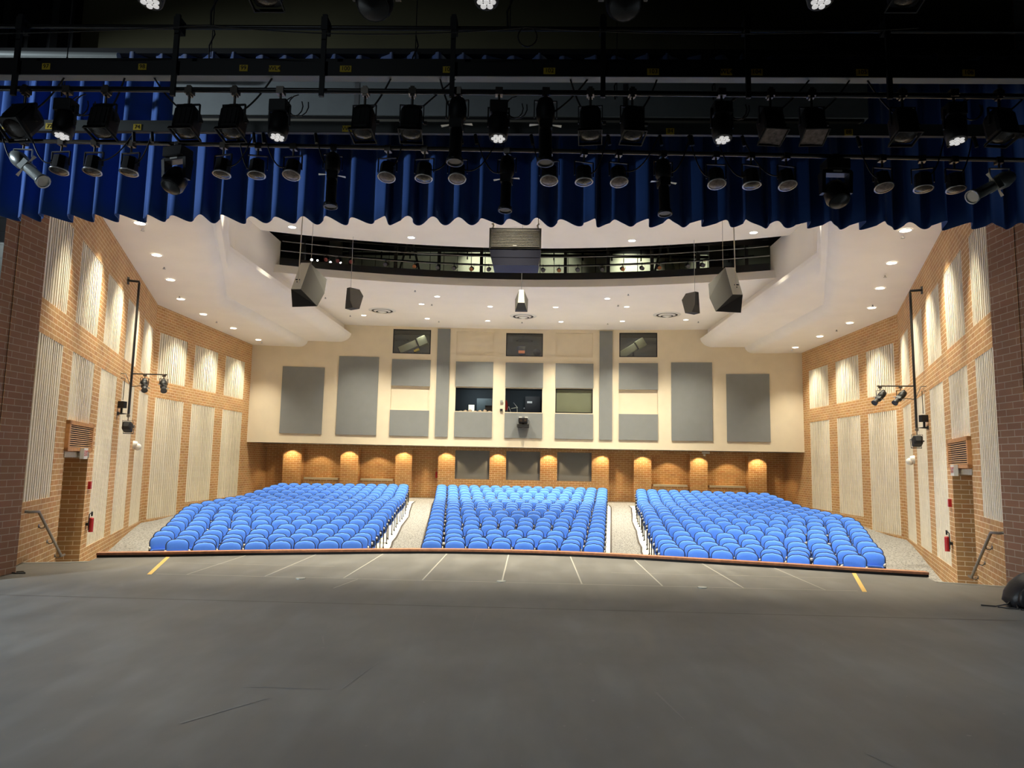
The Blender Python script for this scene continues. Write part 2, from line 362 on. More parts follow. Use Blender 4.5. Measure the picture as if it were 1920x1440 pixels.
# lines and tape on the boards
mb = MB()
for k in range(-4, 5):
    x = 1.219*k; yf = curb_y(x)-.02; wd = .012
    mb.quad((x-wd, 10.95, .002), (x+wd, 10.95, .002), (x+wd, yf, .002), (x-wd, yf, .002))
for (x0, y0, x1, y1, wd) in ((-5.35, 10.93, 5.35, 10.93, .012), (-5.6, 12.1, -2.9, 12.1, .009), (1.8, 12.15, 5.7, 12.15, .009), (-2.2, 10.9, -2.35, 10.1, .009)):
    d = Vector((x1-x0, y1-y0, 0)).normalized(); nn = Vector((-d.y, d.x, 0))*wd
    a = Vector((x0, y0, .0025)); b = Vector((x1, y1, .0025)); mb.quad(a-nn, b-nn, b+nn, a+nn)
o = mb.build('floor_marking', 'chalk'); tag(o, 'thin pale joint lines ruled across the front of the grey stage', 'floor marking', kind='stuff')
for s in (-1, 1):
    mb = MB(); a = Vector((s*5.42, 10.86, .003)); b = Vector((s*6.12, 12.76, .003)); q = Vector((.035, 0, 0)); mb.quad(a-q, a+q, b+q, b-q)
    tag(mb.build('tape_strip', 'tape'), 'yellow tape strip on the stage, %s one of the two' % ('left' if s < 0 else 'right'), 'tape')
mb = MB()
for (x0, y0, x1, y1, wd) in ((-1.85, 5.75, -1.06, 5.75, .006), (-1.06, 5.75, -.93, 6.55, .006), (-1.95, 4.95, -1.55, 5.5, .012), (2.9, 7.6, 3.05, 6.7, .006), (1.45, 5.9, 1.55, 5.3, .012), (-4.6, 8.35, -3.6, 8.3, .005), (2.6, 4.8, 2.75, 4.45, .006), (-.2, 8.6, -.2, 7.9, .005), (4.9, 8.2, 5.5, 8.1, .008), (-1.7, 7.4, -1.6, 7.1, .012)):
    d = Vector((x1-x0, y1-y0, 0)).normalized(); nn = Vector((-d.y, d.x, 0))*wd
    a = Vector((x0, y0, .0022)); b = Vector((x1, y1, .0022)); mb.quad(a-nn, b-nn*.3, b+nn*.3, a+nn)
for k in range(60):
    x = random.uniform(-6, 6); y = random.uniform(2.6, 10.3); r = random.uniform(.006, .018)
    mb.add([(x+r*math.cos(t*PI/3)*random.uniform(.7, 1.3), y+r*math.sin(t*PI/3), .0022) for t in range(6)], [(0, 1, 2, 3, 4, 5)])
sm = mat('scuff', (.20, .19, .18), .7)
tag(mb.build('floor_scuffs', sm), 'pale scuffs, scratches and paint drops on the dark stage boards', 'scuffs', kind='stuff')
for i, (x, y) in enumerate(((-3.06, 10.82), (-.01, 10.99), (3.02, 10.88))):
    mb = MB(); mb.cyl((x, y, 0), (x, y, .012), .07, 16)
    tag(mb.build('floor_plate', 'silver'), 'small round metal floor plate, %s one along the pale line' % ('left', 'middle', 'right')[i], 'floor plate')
mb = MB(); mb.quad((-6.5, 9.05, .0015), (6.5, 9.05, .0015), (6.5, 9.065, .0015), (-6.5, 9.065, .0015)); o = struct(mb, 'trim_4', 'strip')

# ---------------------------------------------------------------- house floor
mb = MB(); nx, ny = 52, 60
X = [-13.3+26.6*i/nx for i in range(nx+1)]; Y = [11.8+23.8*j/ny for j in range(ny+1)]
mb.add([(x, y, zfloor(x, y)) for y in Y for x in X], [(j*(nx+1)+i, j*(nx+1)+i+1, (j+1)*(nx+1)+i+1, (j+1)*(nx+1)+i) for j in range(ny) for i in range(nx)], None, 0, True)
struct(mb, 'floor', 'carpet')
IN = [3.76, 3.82, 3.92, 3.99, 4.07, 4.15, 4.23, 4.36, 4.41, 4.50, 4.60, 4.71, 4.78, 4.86, 4.95, 5.04, 5.17, 5.28, 5.38, 5.50]
OUT = [6.77, 7.62, 8.30, 8.62, 8.87, 9.13, 9.42, 9.71, 9.97, 10.24, 10.45, 10.47, 10.49, 10.50, 10.50, 10.50, 10.50, 10.50, 10.54, 10.54]
CX = [1.93+.096*i for i in range(20)]
def seat_pad(lo, hi, name):
    mb = MB(); P = []; cols = 8
    for i in range(21):
        ii = min(i, 19); x0 = lo(ii); x1 = hi(ii)
        for c in range(cols+1):
            x = x0+(x1-x0)*c/cols; y0 = 17.15+.86*(i-.55); y = y0-x*x/(2*Rrow(y0)); P.append((x, y, zfloor(x, y)+.012))
    mb.add(P, [(i*(cols+1)+c, i*(cols+1)+c+1, (i+1)*(cols+1)+c+1, (i+1)*(cols+1)+c) for i in range(20) for c in range(cols)], None, 0, True)
    return struct(mb, name, 'cream_floor')
seat_pad(lambda i: -CX[i]-.34, lambda i: CX[i]+.34, 'floor')
seat_pad(lambda i: -OUT[i]-.2, lambda i: -IN[i]+.47, 'floor'); seat_pad(lambda i: IN[i]-.47, lambda i: OUT[i]+.2, 'floor')
def edge_strip(xf, name):
    mb = MB(); P = []
    for i in range(41):
        t = i/2; a = int(min(t, 19)); b = min(a+1, 19); f = min(t, 19)-a; x = xf(a)*(1-f)+xf(b)*f; y0 = 17.15+.86*(t-.55); y = y0-x*x/(2*Rrow(y0)); z = zfloor(x, y)+.02
        P += [(x-.028, y, z), (x+.028, y, z)]
    mb.add(P, [(2*i, 2*i+1, 2*i+3, 2*i+2) for i in range(40)]); return struct(mb, name, 'strip')
edge_strip(lambda i: -IN[i]+.48, 'trim_5'); edge_strip(lambda i: IN[i]-.48, 'trim_6'); edge_strip(lambda i: CX[i]+.36, 'trim_7'); edge_strip(lambda i: -CX[i]-.36, 'trim_8')

# ---------------------------------------------------------------- side walls
UX, UY = .3683, .9297
def WP(sd, w, s, z, d=0.0):
    if w == 'A': return (sd*(8.0+UX*s-UY*d), 11.6+UY*s+UX*d, z)
    return (sd*(12.95-d), 24.02+s, z)
UPA = [(-.57, 1.47), (2.20, 4.24), (4.95, 6.99), (7.78, 9.80), (10.75, 12.80)]
LOA = [(-.57, 1.47, 1.01), (2.20, 4.24, 2.48), (4.98, 7.02, -.30), (7.86, 9.90, -.33), (10.78, 12.84, -.38)]
UPB = [(.38, 2.41), (3.03, 5.07), (5.82, 7.86)]
LOB = [(.38, 2.41, -.38), (3.05, 5.09, .05), (5.84, 7.88, .07)]
DOOR = (2.27, 4.38, -1.1, 1.75)
def wall_sheet(mb, sd, w, s0, s1, z0, z1, holes, depth):
    S = sorted(set([s0, s1]+[h[0] for h in holes]+[h[1] for h in holes])); Z = sorted(set([z0, z1]+[h[2] for h in holes]+[h[3] for h in holes]))
    S = [s for s in S if s0 <= s <= s1]; Z = [z for z in Z if z0 <= z <= z1]
    off = 0 if w == 'A' else 13.4
    for a, b in zip(S, S[1:]):
        for c, d in zip(Z, Z[1:]):
            if any(h[0] <= (a+b)/2 <= h[1] and h[2] <= (c+d)/2 <= h[3] for h in holes): continue
            mb.quad(WP(sd, w, a, c), WP(sd, w, b, c), WP(sd, w, b, d), WP(sd, w, a, d), [(a+off, c), (b+off, c), (b+off, d), (a+off, d)])
    for (a, b, c, d, *dp) in holes:
        k = dp[0] if dp else depth
        for (p, q) in (((a, c), (a, d)), ((b, c), (b, d)), ((a, c), (b, c)), ((a, d), (b, d))):
            ver = p[0] == q[0]
            uv = [(0, p[1]), (k, p[1]), (k, q[1]), (0, q[1])] if ver else [(p[0], 0), (p[0], k), (q[0], k), (q[0], 0)]
            mb.quad(WP(sd, w, p[0], p[1]), WP(sd, w, p[0], p[1], -k), WP(sd, w, q[0], q[1], -k), WP(sd, w, q[0], q[1]), uv)
def rib_panel(sd, w, s0, s1, z0, z1, label, seed):
    rnd = random.Random(seed); mb = MB(); D = .12
    s = s0; first = True; k = 0
    while s < s1-.01:
        wd = rnd.choice([.062, .070, .080, .100]); g = rnd.choice([.055, .065, .075])
        e = min(s+wd, s1)
        mb.quad(WP(sd, w, s, z0, -.004), WP(sd, w, e, z0, -.004), WP(sd, w, e, z1, -.004), WP(sd, w, s, z1, -.004), [(s, z0), (e, z0), (e, z1), (s, z1)])
        if e >= s1: break
        g2 = min(e+g, s1)
        mb.quad(WP(sd, w, e, z0, -.004), WP(sd, w, e+.008, z0, -D), WP(sd, w, e+.008, z1, -D), WP(sd, w, e, z1, -.004), [(e, z0), (e+.05, z0), (e+.05, z1), (e, z1)])
        mb.quad(WP(sd, w, e+.008, z0, -D), WP(sd, w, g2-.008, z0, -D), WP(sd, w, g2-.008, z1, -D), WP(sd, w, e+.008, z1, -D), [(e, z0), (g2, z0), (g2, z1), (e, z1)])
        mb.quad(WP(sd, w, g2-.008, z0, -D), WP(sd, w, g2, z0, -.004), WP(sd, w, g2, z1, -.004), WP(sd, w, g2-.008, z1, -D), [(g2-.05, z0), (g2, z0), (g2, z1), (g2-.05, z1)])
        s = g2
    o = mb.build('acoustic_panel', 'rib'); tag(o, label, 'wall panel', 'ribbed cream panels of the side walls')
for sd in (-1, 1):
    side = 'left' if sd < 0 else 'right'
    mb = MB(); holes = [(a, b, 4.47, 6.17) for a, b in UPA]+[(a, b, c, 3.87) for a, b, c in LOA]+[DOOR+(1.9,)]
    wall_sheet(mb, sd, 'A', -1.6, 13.36, -1.4, 7.25, holes, .1)
    holes = [(a, b, 4.49, 6.22) for a, b in UPB]+[(a, b, c, 3.88) for a, b, c in LOB]
    wall_sheet(mb, sd, 'B', 0.0, 12.0, -1.4, 7.6, holes, .1)
    # end wall and ceiling of the exit passage
    a, b, c, d = DOOR
    mb.quad(WP(sd, 'A', a, c, -1.9), WP(sd, 'A', b, c, -1.9), WP(sd, 'A', b, d, -1.9), WP(sd, 'A', a, d, -1.9), [(0, c), (2, c), (2, d), (0, d)])
    struct(mb, 'wall_'+side, 'brick')
    near = ['nearest the stage', 'second from the stage', 'third from the stage', 'fourth from the stage', 'fifth from the stage', 'sixth from the stage', 'seventh from the stage', 'nearest the back wall']
    for i, (a, b) in enumerate(UPA): rib_panel(sd, 'A', a, b, 4.47, 6.17, 'ribbed cream panel of the upper tier, %s brick wall, %s' % (side, near[i]), i*2+1)
    for i, (a, b) in enumerate(UPB): rib_panel(sd, 'B', a, b, 4.49, 6.22, 'ribbed cream panel of the upper tier, %s brick wall, %s' % (side, near[i+5]), i*2+21)
    for i, (a, b, c) in enumerate(LOA): rib_panel(sd, 'A', a, b, c, 3.87, ('tall ribbed cream panel of the lower tier, %s brick wall, %s' if i != 1 else 'short ribbed cream panel above the wooden louver, %s wall, %s') % (side, near[i]), i*2+41)
    for i, (a, b, c) in enumerate(LOB): rib_panel(sd, 'B', a, b, c, 3.88, 'tall ribbed cream panel of the lower tier, %s brick wall, %s' % (side, near[i+5]), i*2+61)
    # lintel over the exit opening
    mb = MB(); p = [WP(sd, 'A', 2.22, 1.75, .012), WP(sd, 'A', 4.42, 1.75, .012), WP(sd, 'A', 4.42, 1.75, -.25), WP(sd, 'A', 2.22, 1.75, -.25)]
    mb.add(p+[(q[0], q[1], 1.86) for q in p], [(0, 1, 2, 3), (4, 5, 6, 7), (0, 1, 5, 4), (1, 2, 6, 5), (2, 3, 7, 6), (3, 0, 4, 7)]); struct(mb, 'trim_9', 'concrete')
    # wooden louver
    def wbox(mb, s0, s1, z0, z1, d0, d1, mi=0):
        p = [WP(sd, 'A', s0, z0, d0), WP(sd, 'A', s1, z0, d0), WP(sd, 'A', s1, z0, d1), WP(sd, 'A', s0, z0, d1)]
        mb.add(p+[(q[0], q[1], z1) for q in p], [(0, 1, 2, 3), (4, 5, 6, 7), (0, 1, 5, 4), (1, 2, 6, 5), (2, 3, 7, 6), (3, 0, 4, 7)], None, mi)
    lv = empty('wall_louver', WP(sd, 'A', 3.3, 1.88, .03), 0, 'wooden louvered air grille above the exit opening, %s brick wall' % side, 'air grille')
    def rel(o, root):
        o.parent = root; o.matrix_parent_inverse = Matrix.Translation(-Vector(root.location)); return o
    mb = MB()
    for q in ((2.17, 2.29, 1.88, 2.49), (4.31, 4.43, 1.88, 2.49), (2.17, 4.43, 1.88, 1.95), (2.17, 4.43, 2.41, 2.49)): wbox(mb, *q, .0, .07)
    rel(mb.build('frame', 'oak'), lv)
    mb = MB(); wbox(mb, 2.29, 4.31, 1.95, 2.41, .0, .006); rel(mb.build('backing', 'black'), lv)
    mb = MB()
    for k in range(11):
        z = 1.957+k*.0418
        p = [WP(sd, 'A', 2.29, z+.0, .062), WP(sd, 'A', 4.31, z+.0, .062), WP(sd, 'A', 4.31, z+.006, .01), WP(sd, 'A', 2.29, z+.006, .01)]
        mb.add(p+[(q[0], q[1], q[2]+.017) for q in p], [(0, 1, 2, 3), (4, 5, 6, 7), (0, 1, 5, 4), (1, 2, 6, 5), (2, 3, 7, 6), (3, 0, 4, 7)])
    rel(mb.build('slats', 'oak_light'), lv)
    # exit sign
    ex = empty('exit_sign', WP(sd, 'A', 3.38, 1.74, .02), 0, 'white exit sign with red letters under the louver, %s wall' % side, 'exit sign')
    mb = MB(); wbox(mb, 3.20, 3.56, 1.72, 1.95, .075, .15); rel(mb.build('housing', 'white'), ex)
    c = Vector(WP(sd, 'A', 3.38, 1.835, .153)); t = text('lettering', 'EXIT', .17, 'red', ex, c-Vector(ex.location), (PI/2, 0, math.atan2(UX, UY)+PI/2 if sd < 0 else -math.atan2(UX, UY)-PI/2)); 
    # handrail
    hr = empty('handrail', WP(sd, 'A', .4, .0, .1), 0, 'steel handrail fixed to the brick wall beside the %s steps' % side, 'handrail')
    mb = MB(); mb.tube([WP(sd, 'A', -.12, .86, .03), WP(sd, 'A', -.10, .85, .09), WP(sd, 'A', .42, .82, .10), WP(sd, 'A', .47, .79, .10), WP(sd, 'A', 2.28, -.17, .10), WP(sd, 'A', 2.5, -.17, .10)], .024, 8); rel(mb.build('rail', 'rail_steel'), hr)
    for s_, z_ in ((.9, .56), (1.55, .22), (2.2, -.12)):
        mb = MB(); mb.tube([WP(sd, 'A', s_, z_, .10), WP(sd, 'A', s_, z_-.06, .09), WP(sd, 'A', s_, z_-.07, .04), WP(sd, 'A', s_, z_-.03, 0)], .010, 6); mb.cyl(WP(sd, 'A', s_, z_-.03, 0), WP(sd, 'A', s_, z_-.03, .008), .035, 10); rel(mb.build('bracket', 'rail_steel'), hr)
    # alarm strobe, extinguisher, dome
    al = empty('fire_alarm', WP(sd, 'A', 4.72, 1.08, 0), 0, 'small red and white fire alarm strobe beside the exit opening, %s wall' % side, 'fire alarm')
    mb = MB(); wbox(mb, 4.60, 4.72, 1.03, 1.20, 0, .06); rel(mb.build('housing', 'red'), al)
    mb = MB(); wbox(mb, 4.73, 4.86, 1.06, 1.17, 0, .04); rel(mb.build('strobe', 'white'), al)
    fe = empty('fire_extinguisher', WP(sd, 'A', 4.72, 0, 0), 0, 'red fire extinguisher with black bracket low on the %s wall' % side, 'fire extinguisher')
    mb = MB(); p = Vector(WP(sd, 'A', 4.78, .05, .10)); mb.cyl(p, p+Vector((0, 0, .30)), .05, 14); mb.sphere(p+Vector((0, 0, .30)), .05, 14, 8, (1, 1, .6)); rel(mb.build('cylinder', 'red'), fe)
    mb = MB(); mb.cyl(p+Vector((0, 0, .36)), p+Vector((0, 0, .46)), .02, 8); mb.tube([p+Vector((0, 0, .45)), p+Vector((0, -.09, .40)), p+Vector((0, -.1, .2)), p+Vector((0, -.09, .05))], .012, 6); wbox(mb, 4.70, 4.86, .2, .26, 0, .05); rel(mb.build('valve', 'black'), fe)
    dm = empty('wall_camera', WP(sd, 'A', 10.78, 2.1, 0), 0, 'small white dome camera on the %s brick wall between ribbed panels' % side, 'camera')
    mb = MB(); p = Vector(WP(sd, 'A', 10.5, 2.14, 0)); q = Vector(WP(sd, 'A', 10.5, 2.14, .12)); mb.cyl(p, q, .13, 14, .10); rel(mb.build('mount', 'white'), dm)
    mb = MB(); mb.sphere(q+Vector((0, 0, -.06)), .11, 12, 8); rel(mb.build('dome', 'white'), dm)

# ---------------------------------------------------------------- proscenium
for sd in (-1, 1):
    side = 'left' if sd < 0 else 'right'
    mb = MB()
    x0 = sd*7.42
    mb.quad((x0, 9.84, -.01), (x0, 10.73, -.01), (x0, 10.73, 12), (x0, 9.84, 12), [(9.84, 0), (10.73, 0), (10.73, 12), (9.84, 12)])
    mb.quad((x0, 10.73, -.01), (sd*13.5, 10.73, -.01), (sd*13.5, 10.73, 12), (x0, 10.73, 12), [(0, 0), (6, 0), (6, 12), (0, 12)])
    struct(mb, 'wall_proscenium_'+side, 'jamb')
    mb = MB(); mb.quad((x0, 9.84, 0), (sd*13.5, 9.84, 0), (sd*13.5, 9.84, 12.5), (x0, 9.84, 12.5), [(0, 0), (6, 0), (6, 12.5), (0, 12.5)])
    struct(mb, 'wall_proscenium_face_'+side, 'cmu')
mb = MB(); mb.box((-7.42, 9.86, 5.75), (7.42, 10.73, 12.5)); struct(mb, 'wall_header', 'olive')
mb = MB(); mb.quad((-13.5, 9.84, 0), (-13.5, -9, 0), (-13.5, -9, 12.5), (-13.5, 9.84, 12.5)); mb.quad((13.5, 9.84, 0), (13.5, -9, 0), (13.5, -9, 12.5), (13.5, 9.84, 12.5)); mb.quad((-13.5, -9, 0), (13.5, -9, 0), (13.5, -9, 12.5), (-13.5, -9, 12.5))
struct(mb, 'wall_stage_house', 'black')
mb = MB(); mb.quad((-13.5, -9, 12.5), (13.5, -9, 12.5), (13.5, 36, 12.5), (-13.5, 36, 12.5)); struct(mb, 'ceiling_stage_house', 'black')

# ---------------------------------------------------------------- house ceiling
def arcw(x): return 33.8-.007*x*x
def lip(x): return 25.5-.022*x*x
for sd in (-1, 1):
    side = 'left' if sd < 0 else 'right'
    prof = [(13.6, 7.16, 24.02), (11.05, 7.16, 24.02), (10.93, 7.16, 24.0), (10.80, 7.165, 24.0), (10.66, 7.19, 24.0), (10.55, 7.26, 24.0), (10.47, 7.35, 24.0), (10.43, 7.47, 24.0),
            (9.0, 7.47, 19.6), (8.88, 7.48, 19.5), (8.74, 7.52, 19.5), (8.62, 7.58, 19.5), (8.51, 7.68, 19.5), (8.44, 7.79, 19.5), (8.41, 7.90, 19.5), (8.76, 8.05, 19.5), (8.76, 9.6, 19.5)]
    ys = [34.2, 30, 27, 25, 24.36, 24.35, 24.0, 23.6, 22, 20.6, 19.9, 19.5, 19.1, 18, 16.9, 15.5, 13, 10.5]
    P = []
    for y in ys:
        for j, (x0, z, yb) in enumerate(prof):
            x = x0-max(0, yb-y)*.396
            if j >= 8:
                x1 = 10.43-max(0, 24-y)*.396-(10.43-x0)*.1
                x = min(x, x1) if j != 15 and j != 16 else min(x, x1+.02)
            if j == 16 and y > 24.355: z = 8.36
            P.append((sd*x, y, z))
    n = len(prof); mb = MB()
    mb.add(P, [(i*n+j, i*n+j+1, (i+1)*n+j+1, (i+1)*n+j) for i in range(len(ys)-1) for j in range(n-1)], None, 0, False)
    o = struct(mb, 'ceiling_'+side, 'ceiling')
    me = o.data
    for p in me.polygons:
        j = p.index % (n-1)
        p.use_smooth = (2 <= j <= 6) or (8 <= j <= 12)
mb = MB(); N = 40; P = []
for k in range(N+1):
    x = -8.85+17.7*k/N; P += [(x, lip(x), 8.33), (x, arcw(x)+.3, 8.33)]
mb.add(P, [(2*k, 2*k+1, 2*k+3, 2*k+2) for k in range(N)])
P = []
for k in range(N+1):
    x = -8.85+17.7*k/N; P += [(x, lip(x), 8.33), (x, lip(x)+.12, 8.64), (x, lip(x)+.3, 8.64)]
mb.add(P, [(3*k+q, 3*k+1+q, 3*k+4+q, 3*k+3+q) for k in range(N) for q in (0, 1)])
struct(mb, 'ceiling_main', 'ceiling')
mb = MB(); P = []
for k in range(N+1):
    x = -9.2+18.4*k/N; yb = 24.2-.022*x*x; P += [(x, 10.6, 9.4), (x, yb, 9.4), (x, yb, 9.65)]
mb.add(P, [(3*k+q, 3*k+1+q, 3*k+4+q, 3*k+3+q) for k in range(N) for q in (0, 1)])
struct(mb, 'ceiling_front', 'ceiling')

# ---------------------------------------------------------------- back wall, upper part on its shallow curve
WIN = [(-6.41, -4.58, 7.0, 8.20), (4.60, 6.41, 7.0, 8.19), (-.90, .90, 6.98, 8.13), (-3.31, -1.50, 4.25, 5.41), (-.89, .90, 4.25, 5.41), (1.54, 3.34, 4.25, 5.42)]
REC = [(-3.32, -1.51, 6.99, 8.17), (1.53, 3.33, 6.99, 8.16), (-6.42, -4.55, 4.24, 5.42), (4.58, 6.42, 4.24, 5.42)]
def A3(x, z, d=0.0):
    k = .014*x; q = math.hypot(1, k)
    return (x-k/q*d*1.0, arcw(x)-d/q, z)
mb = MB(); S = sorted(set([-13.2+26.4*k/44 for k in range(45)]+[h[0] for h in WIN+REC]+[h[1] for h in WIN+REC])); Z = sorted(set([2.55, 8.45]+[h[2] for h in WIN+REC]+[h[3] for h in WIN+REC]))
for a, b in zip(S, S[1:]):
    for c, d in zip(Z, Z[1:]):
        mx, mz = (a+b)/2, (c+d)/2
        if any(h[0] < mx < h[1] and h[2] < mz < h[3] for h in WIN): continue
        dd = -.07 if any(h[0] < mx < h[1] and h[2] < mz < h[3] for h in REC) else 0
        mb.quad(A3(a, c, dd), A3(b, c, dd), A3(b, d, dd), A3(a, d, dd))
for h, k in [(h, .16) for h in WIN]+[(h, .07) for h in REC]:
    for (p, q) in (((h[0], h[2]), (h[0], h[3])), ((h[1], h[2]), (h[1], h[3])), ((h[0], h[2]), (h[1], h[2])), ((h[0], h[3]), (h[1], h[3]))):
        mb.quad(A3(*p), A3(*p, -k), A3(*q, -k), A3(*q))
struct(mb, 'wall_back', 'plaster')
mb = MB(); P = []
for k in range(45):
    x = -13.2+26.4*k/44; P += [(x, arcw(x), 2.55), (x, 36.0, 2.55)]
mb.add(P, [(2*k, 2*k+1, 2*k+3, 2*k+2) for k in range(44)]); struct(mb, 'ceiling_soffit', 'black')
def back_panel(x0, x1, z0, z1, label):
    mb = MB(); N = 6; R = []
    for k in range(N+1):
        x = x0+(x1-x0)*k/N; R.append([A3(x, z0, 0), A3(x, z0, .05), A3(x, z1, .05), A3(x, z1, 0)])
    mb.rings(R, sm=False); tag(mb.build('acoustic_panel', 'grey_panel'), label, 'wall panel', 'flat grey panels of the back wall')
for x0, x1, z0, z1, l in [(-11.52, -9.59, 3.0, 6.19, 'short wide grey panel at the left end of the cream back wall'),
    (-8.93, -7.04, 3.0, 6.78, 'tall grey panel, second from the left end of the back wall'),
    (-6.41, -4.55, 5.42, 6.71, 'grey panel right below the left follow spot window'), (-6.42, -4.55, 3.0, 4.24, 'lower grey panel left of the left narrow grey strip'),
    (-4.25, -3.63, 2.99, 8.27, 'left narrow full height grey strip on the back wall'),
    (-3.32, -1.50, 5.45, 6.67, 'grey panel above the left open booth window'), (-3.32, -1.50, 3.0, 4.22, 'grey panel below the left open booth window'),
    (-.90, .93, 5.45, 6.66, 'grey panel between the centre booth window and the window above it'), (-.90, .93, 3.0, 4.21, 'grey panel behind the projector at the centre of the back wall'),
    (1.53, 3.36, 5.46, 6.66, 'grey panel above the shaded booth window'), (1.53, 3.36, 3.0, 4.21, 'grey panel below the shaded booth window'),
    (3.65, 4.27, 2.99, 8.27, 'right narrow full height grey strip on the back wall'),
    (4.58, 6.43, 5.42, 6.70, 'grey panel right below the right follow spot window'), (4.58, 6.42, 3.0, 4.24, 'lower grey panel right of the right narrow grey strip'),
    (7.05, 8.94, 3.0, 6.74, 'tall grey panel, second from the right end of the back wall'), (9.58, 11.50, 3.0, 6.18, 'short wide grey panel at the right end of the cream back wall')]:
    back_panel(x0, x1, z0, z1, l)
# booth rooms, open towards their windows
def room(mb, x0, y0, z0, x1, y1, z1):
    p = [(x0, y0, z0), (x1, y0, z0), (x1, y1, z0), (x0, y1, z0), (x0, y0, z1), (x1, y0, z1), (x1, y1, z1), (x0, y1, z1)]
    mb.add(p, [(0, 3, 2, 1), (4, 5, 6, 7), (1, 2, 6, 5), (2, 3, 7, 6), (3, 0, 4, 7)])
mb = MB()
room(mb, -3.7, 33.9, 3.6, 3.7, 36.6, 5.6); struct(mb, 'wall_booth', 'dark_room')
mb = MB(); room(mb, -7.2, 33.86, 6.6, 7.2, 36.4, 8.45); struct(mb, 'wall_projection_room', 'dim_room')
for i, h in enumerate(WIN):
    y = -.10
    if i in (0, 1, 2, 5):
        fr = MB(); t = .045
        for a, b, c, d in ((h[0], h[1], h[2], h[2]+t), (h[0], h[1], h[3]-t, h[3]), (h[0], h[0]+t, h[2], h[3]), (h[1]-t, h[1], h[2], h[3])):
            fr.rings([[A3(a, c, -.06), A3(a, c, -.01), A3(a, d, -.01), A3(a, d, -.06)], [A3(b, c, -.06), A3(b, c, -.01), A3(b, d, -.01), A3(b, d, -.06)]], sm=False)
        fo = struct(fr, 'window_%d' % (i+1), 'black')
        gl = MB(); gl.quad(A3(h[0], h[2], -.04), A3(h[1], h[2], -.04), A3(h[1], h[3], -.04), A3(h[0], h[3], -.04)); gl.build('pane', 'glass', fo)
    if i == 5:
        sh = MB(); n_ = 14
        for k in range(n_):
            z0 = h[2]+(h[3]-h[2])*k/n_; z1 = h[2]+(h[3]-h[2])*(k+1)/n_
            sh.quad(A3(h[0], z0, -.12), A3(h[1], z0, -.12), A3(h[1], z1, -.105), A3(h[0], z1, -.105))
        tag(sh.build('window_shade', 'screen_shade'), 'greenish pleated shade drawn behind the right booth window', 'shade')

# things in the booths
def follow_spot(x, z, yw, tilt, label, extra):
    r = empty('follow_spot', (x, yw, z), 0, label, 'spotlight'); ca, sa = math.cos(tilt), math.sin(tilt)
    R = Matrix(((ca, 0, -sa), (0, 1, 0), (sa, 0, ca)))
    mb = MB(); mb.box((-.72, -.13, -.14), (.05, .13, .14), R); mb.build('barrel', 'follow', r, .01)
    mb = MB(); mb.box((.10, -.17, -.19), (.46, .17, .17), R); mb.build('lamp_house', 'follow', r, .01)
    mb = MB(); mb.cyl(R @ Vector((-.75, 0, 0)), R @ Vector((-.72, 0, 0)), .13, 14); mb.build('front_ring', 'black', r); mb = MB(); mb.box((.05, -.15, -.16), (.10, .15, .15), R); mb.build('collar', 'black', r)
    mb = MB(); mb.cyl((-.05, 0, -.2), (-.05, 0, -.95), .03, 8); mb.tube([(-.4, .2, -.95), (-.05, 0, -.7), (.3, .2, -.95)], .02, 6); mb.build('stand', 'black', r)
    r.scale = (1.22, 1.22, 1.22)
    if extra:
        mb = MB(); mb.box((-.18, -.1, -.30), (.04, .05, -.22), R); mb.build('tag', 'yellow', r)
follow_spot(-5.42, 7.62, 34.35, .42, 'grey follow spot lamp tilted down behind the left upper window', True)
follow_spot(5.42, 7.60, 34.3, .56, 'grey follow spot lamp tilted down behind the right upper window', False)
area('spot_room_light', (-5.2, 34.15, 8.3), (-5.4, 34.5, 7.5), .5, 14, (1, 1, .85)); area('spot_room_light', (5.2, 34.15, 8.3), (5.4, 34.5, 7.5), .5, 14, (1, 1, .85)); area('spot_room_light', (0, 34.2, 8.3), (0, 34.8, 7.3), .5, 9, (1, 1, .85))
r = empty('office_chair', (-.15, 34.9, 6.6), 0, 'chair with orange trim behind the upper centre window', 'chair')
mb = MB(); mb.box((-.2, -.05, .62), (.2, .05, 1.08)); mb.build('backrest', 'black', r, .03); mb = MB(); mb.box((-.16, -.07, .70), (.16, -.05, .84)); mb.build('trim_band', mat('orange', (.7, .2, .08), .6), r); mb = MB(); mb.cyl((0, .04, 0), (0, .04, .64), .03); mb.build('stem', 'black', r)
r = empty('office_chair', (.62, 34.9, 6.6), 0, 'dark round backed chair low in the upper centre window', 'chair')
mb = MB(); mb.sphere((0, 0, .76), .2, 14, 8, (1, .3, 1)); mb.build('backrest', 'black', r); mb = MB(); mb.cyl((0, .04, 0), (0, .04, .62), .03); mb.build('stem', 'black', r)
mb = MB(); mb.box((-3.6, 34.1, 4.16), (3.6, 34.7, 4.22)); tag(mb.build('counter', 'black'), 'long black counter inside the control booth', 'counter')
mb = MB(); mb.box((-2.86, 35.98, 4.32), (-2.56, 36.0, 4.75)); tag(mb.build('poster', mat('poster_glow_paper', (.7, .7, .55), .6, emit=(.9, .9, .65), es=.45)), 'pale poster on the dark wall inside the left booth window', 'poster')  # poster paper emits a little itself, brightness put into the material
mb = MB(); mb.box((-2.45, 36.1, 4.2), (-1.4, 36.15, 5.1)); mb.box((-2.2, 36.08, 4.2), (-1.95, 36.1, 4.98)); tag(mb.build('equipment_rack', mat('slate', (.06, .085, .09), .5)), 'slate blue grey rack at the back of the left booth window', 'rack')
mb = MB()
for k in range(7): mb.sphere((-3.1+.24*k, 34.3, 4.27), .10, 8, 5, (1.1, .8, .6+.3*(k % 3)))
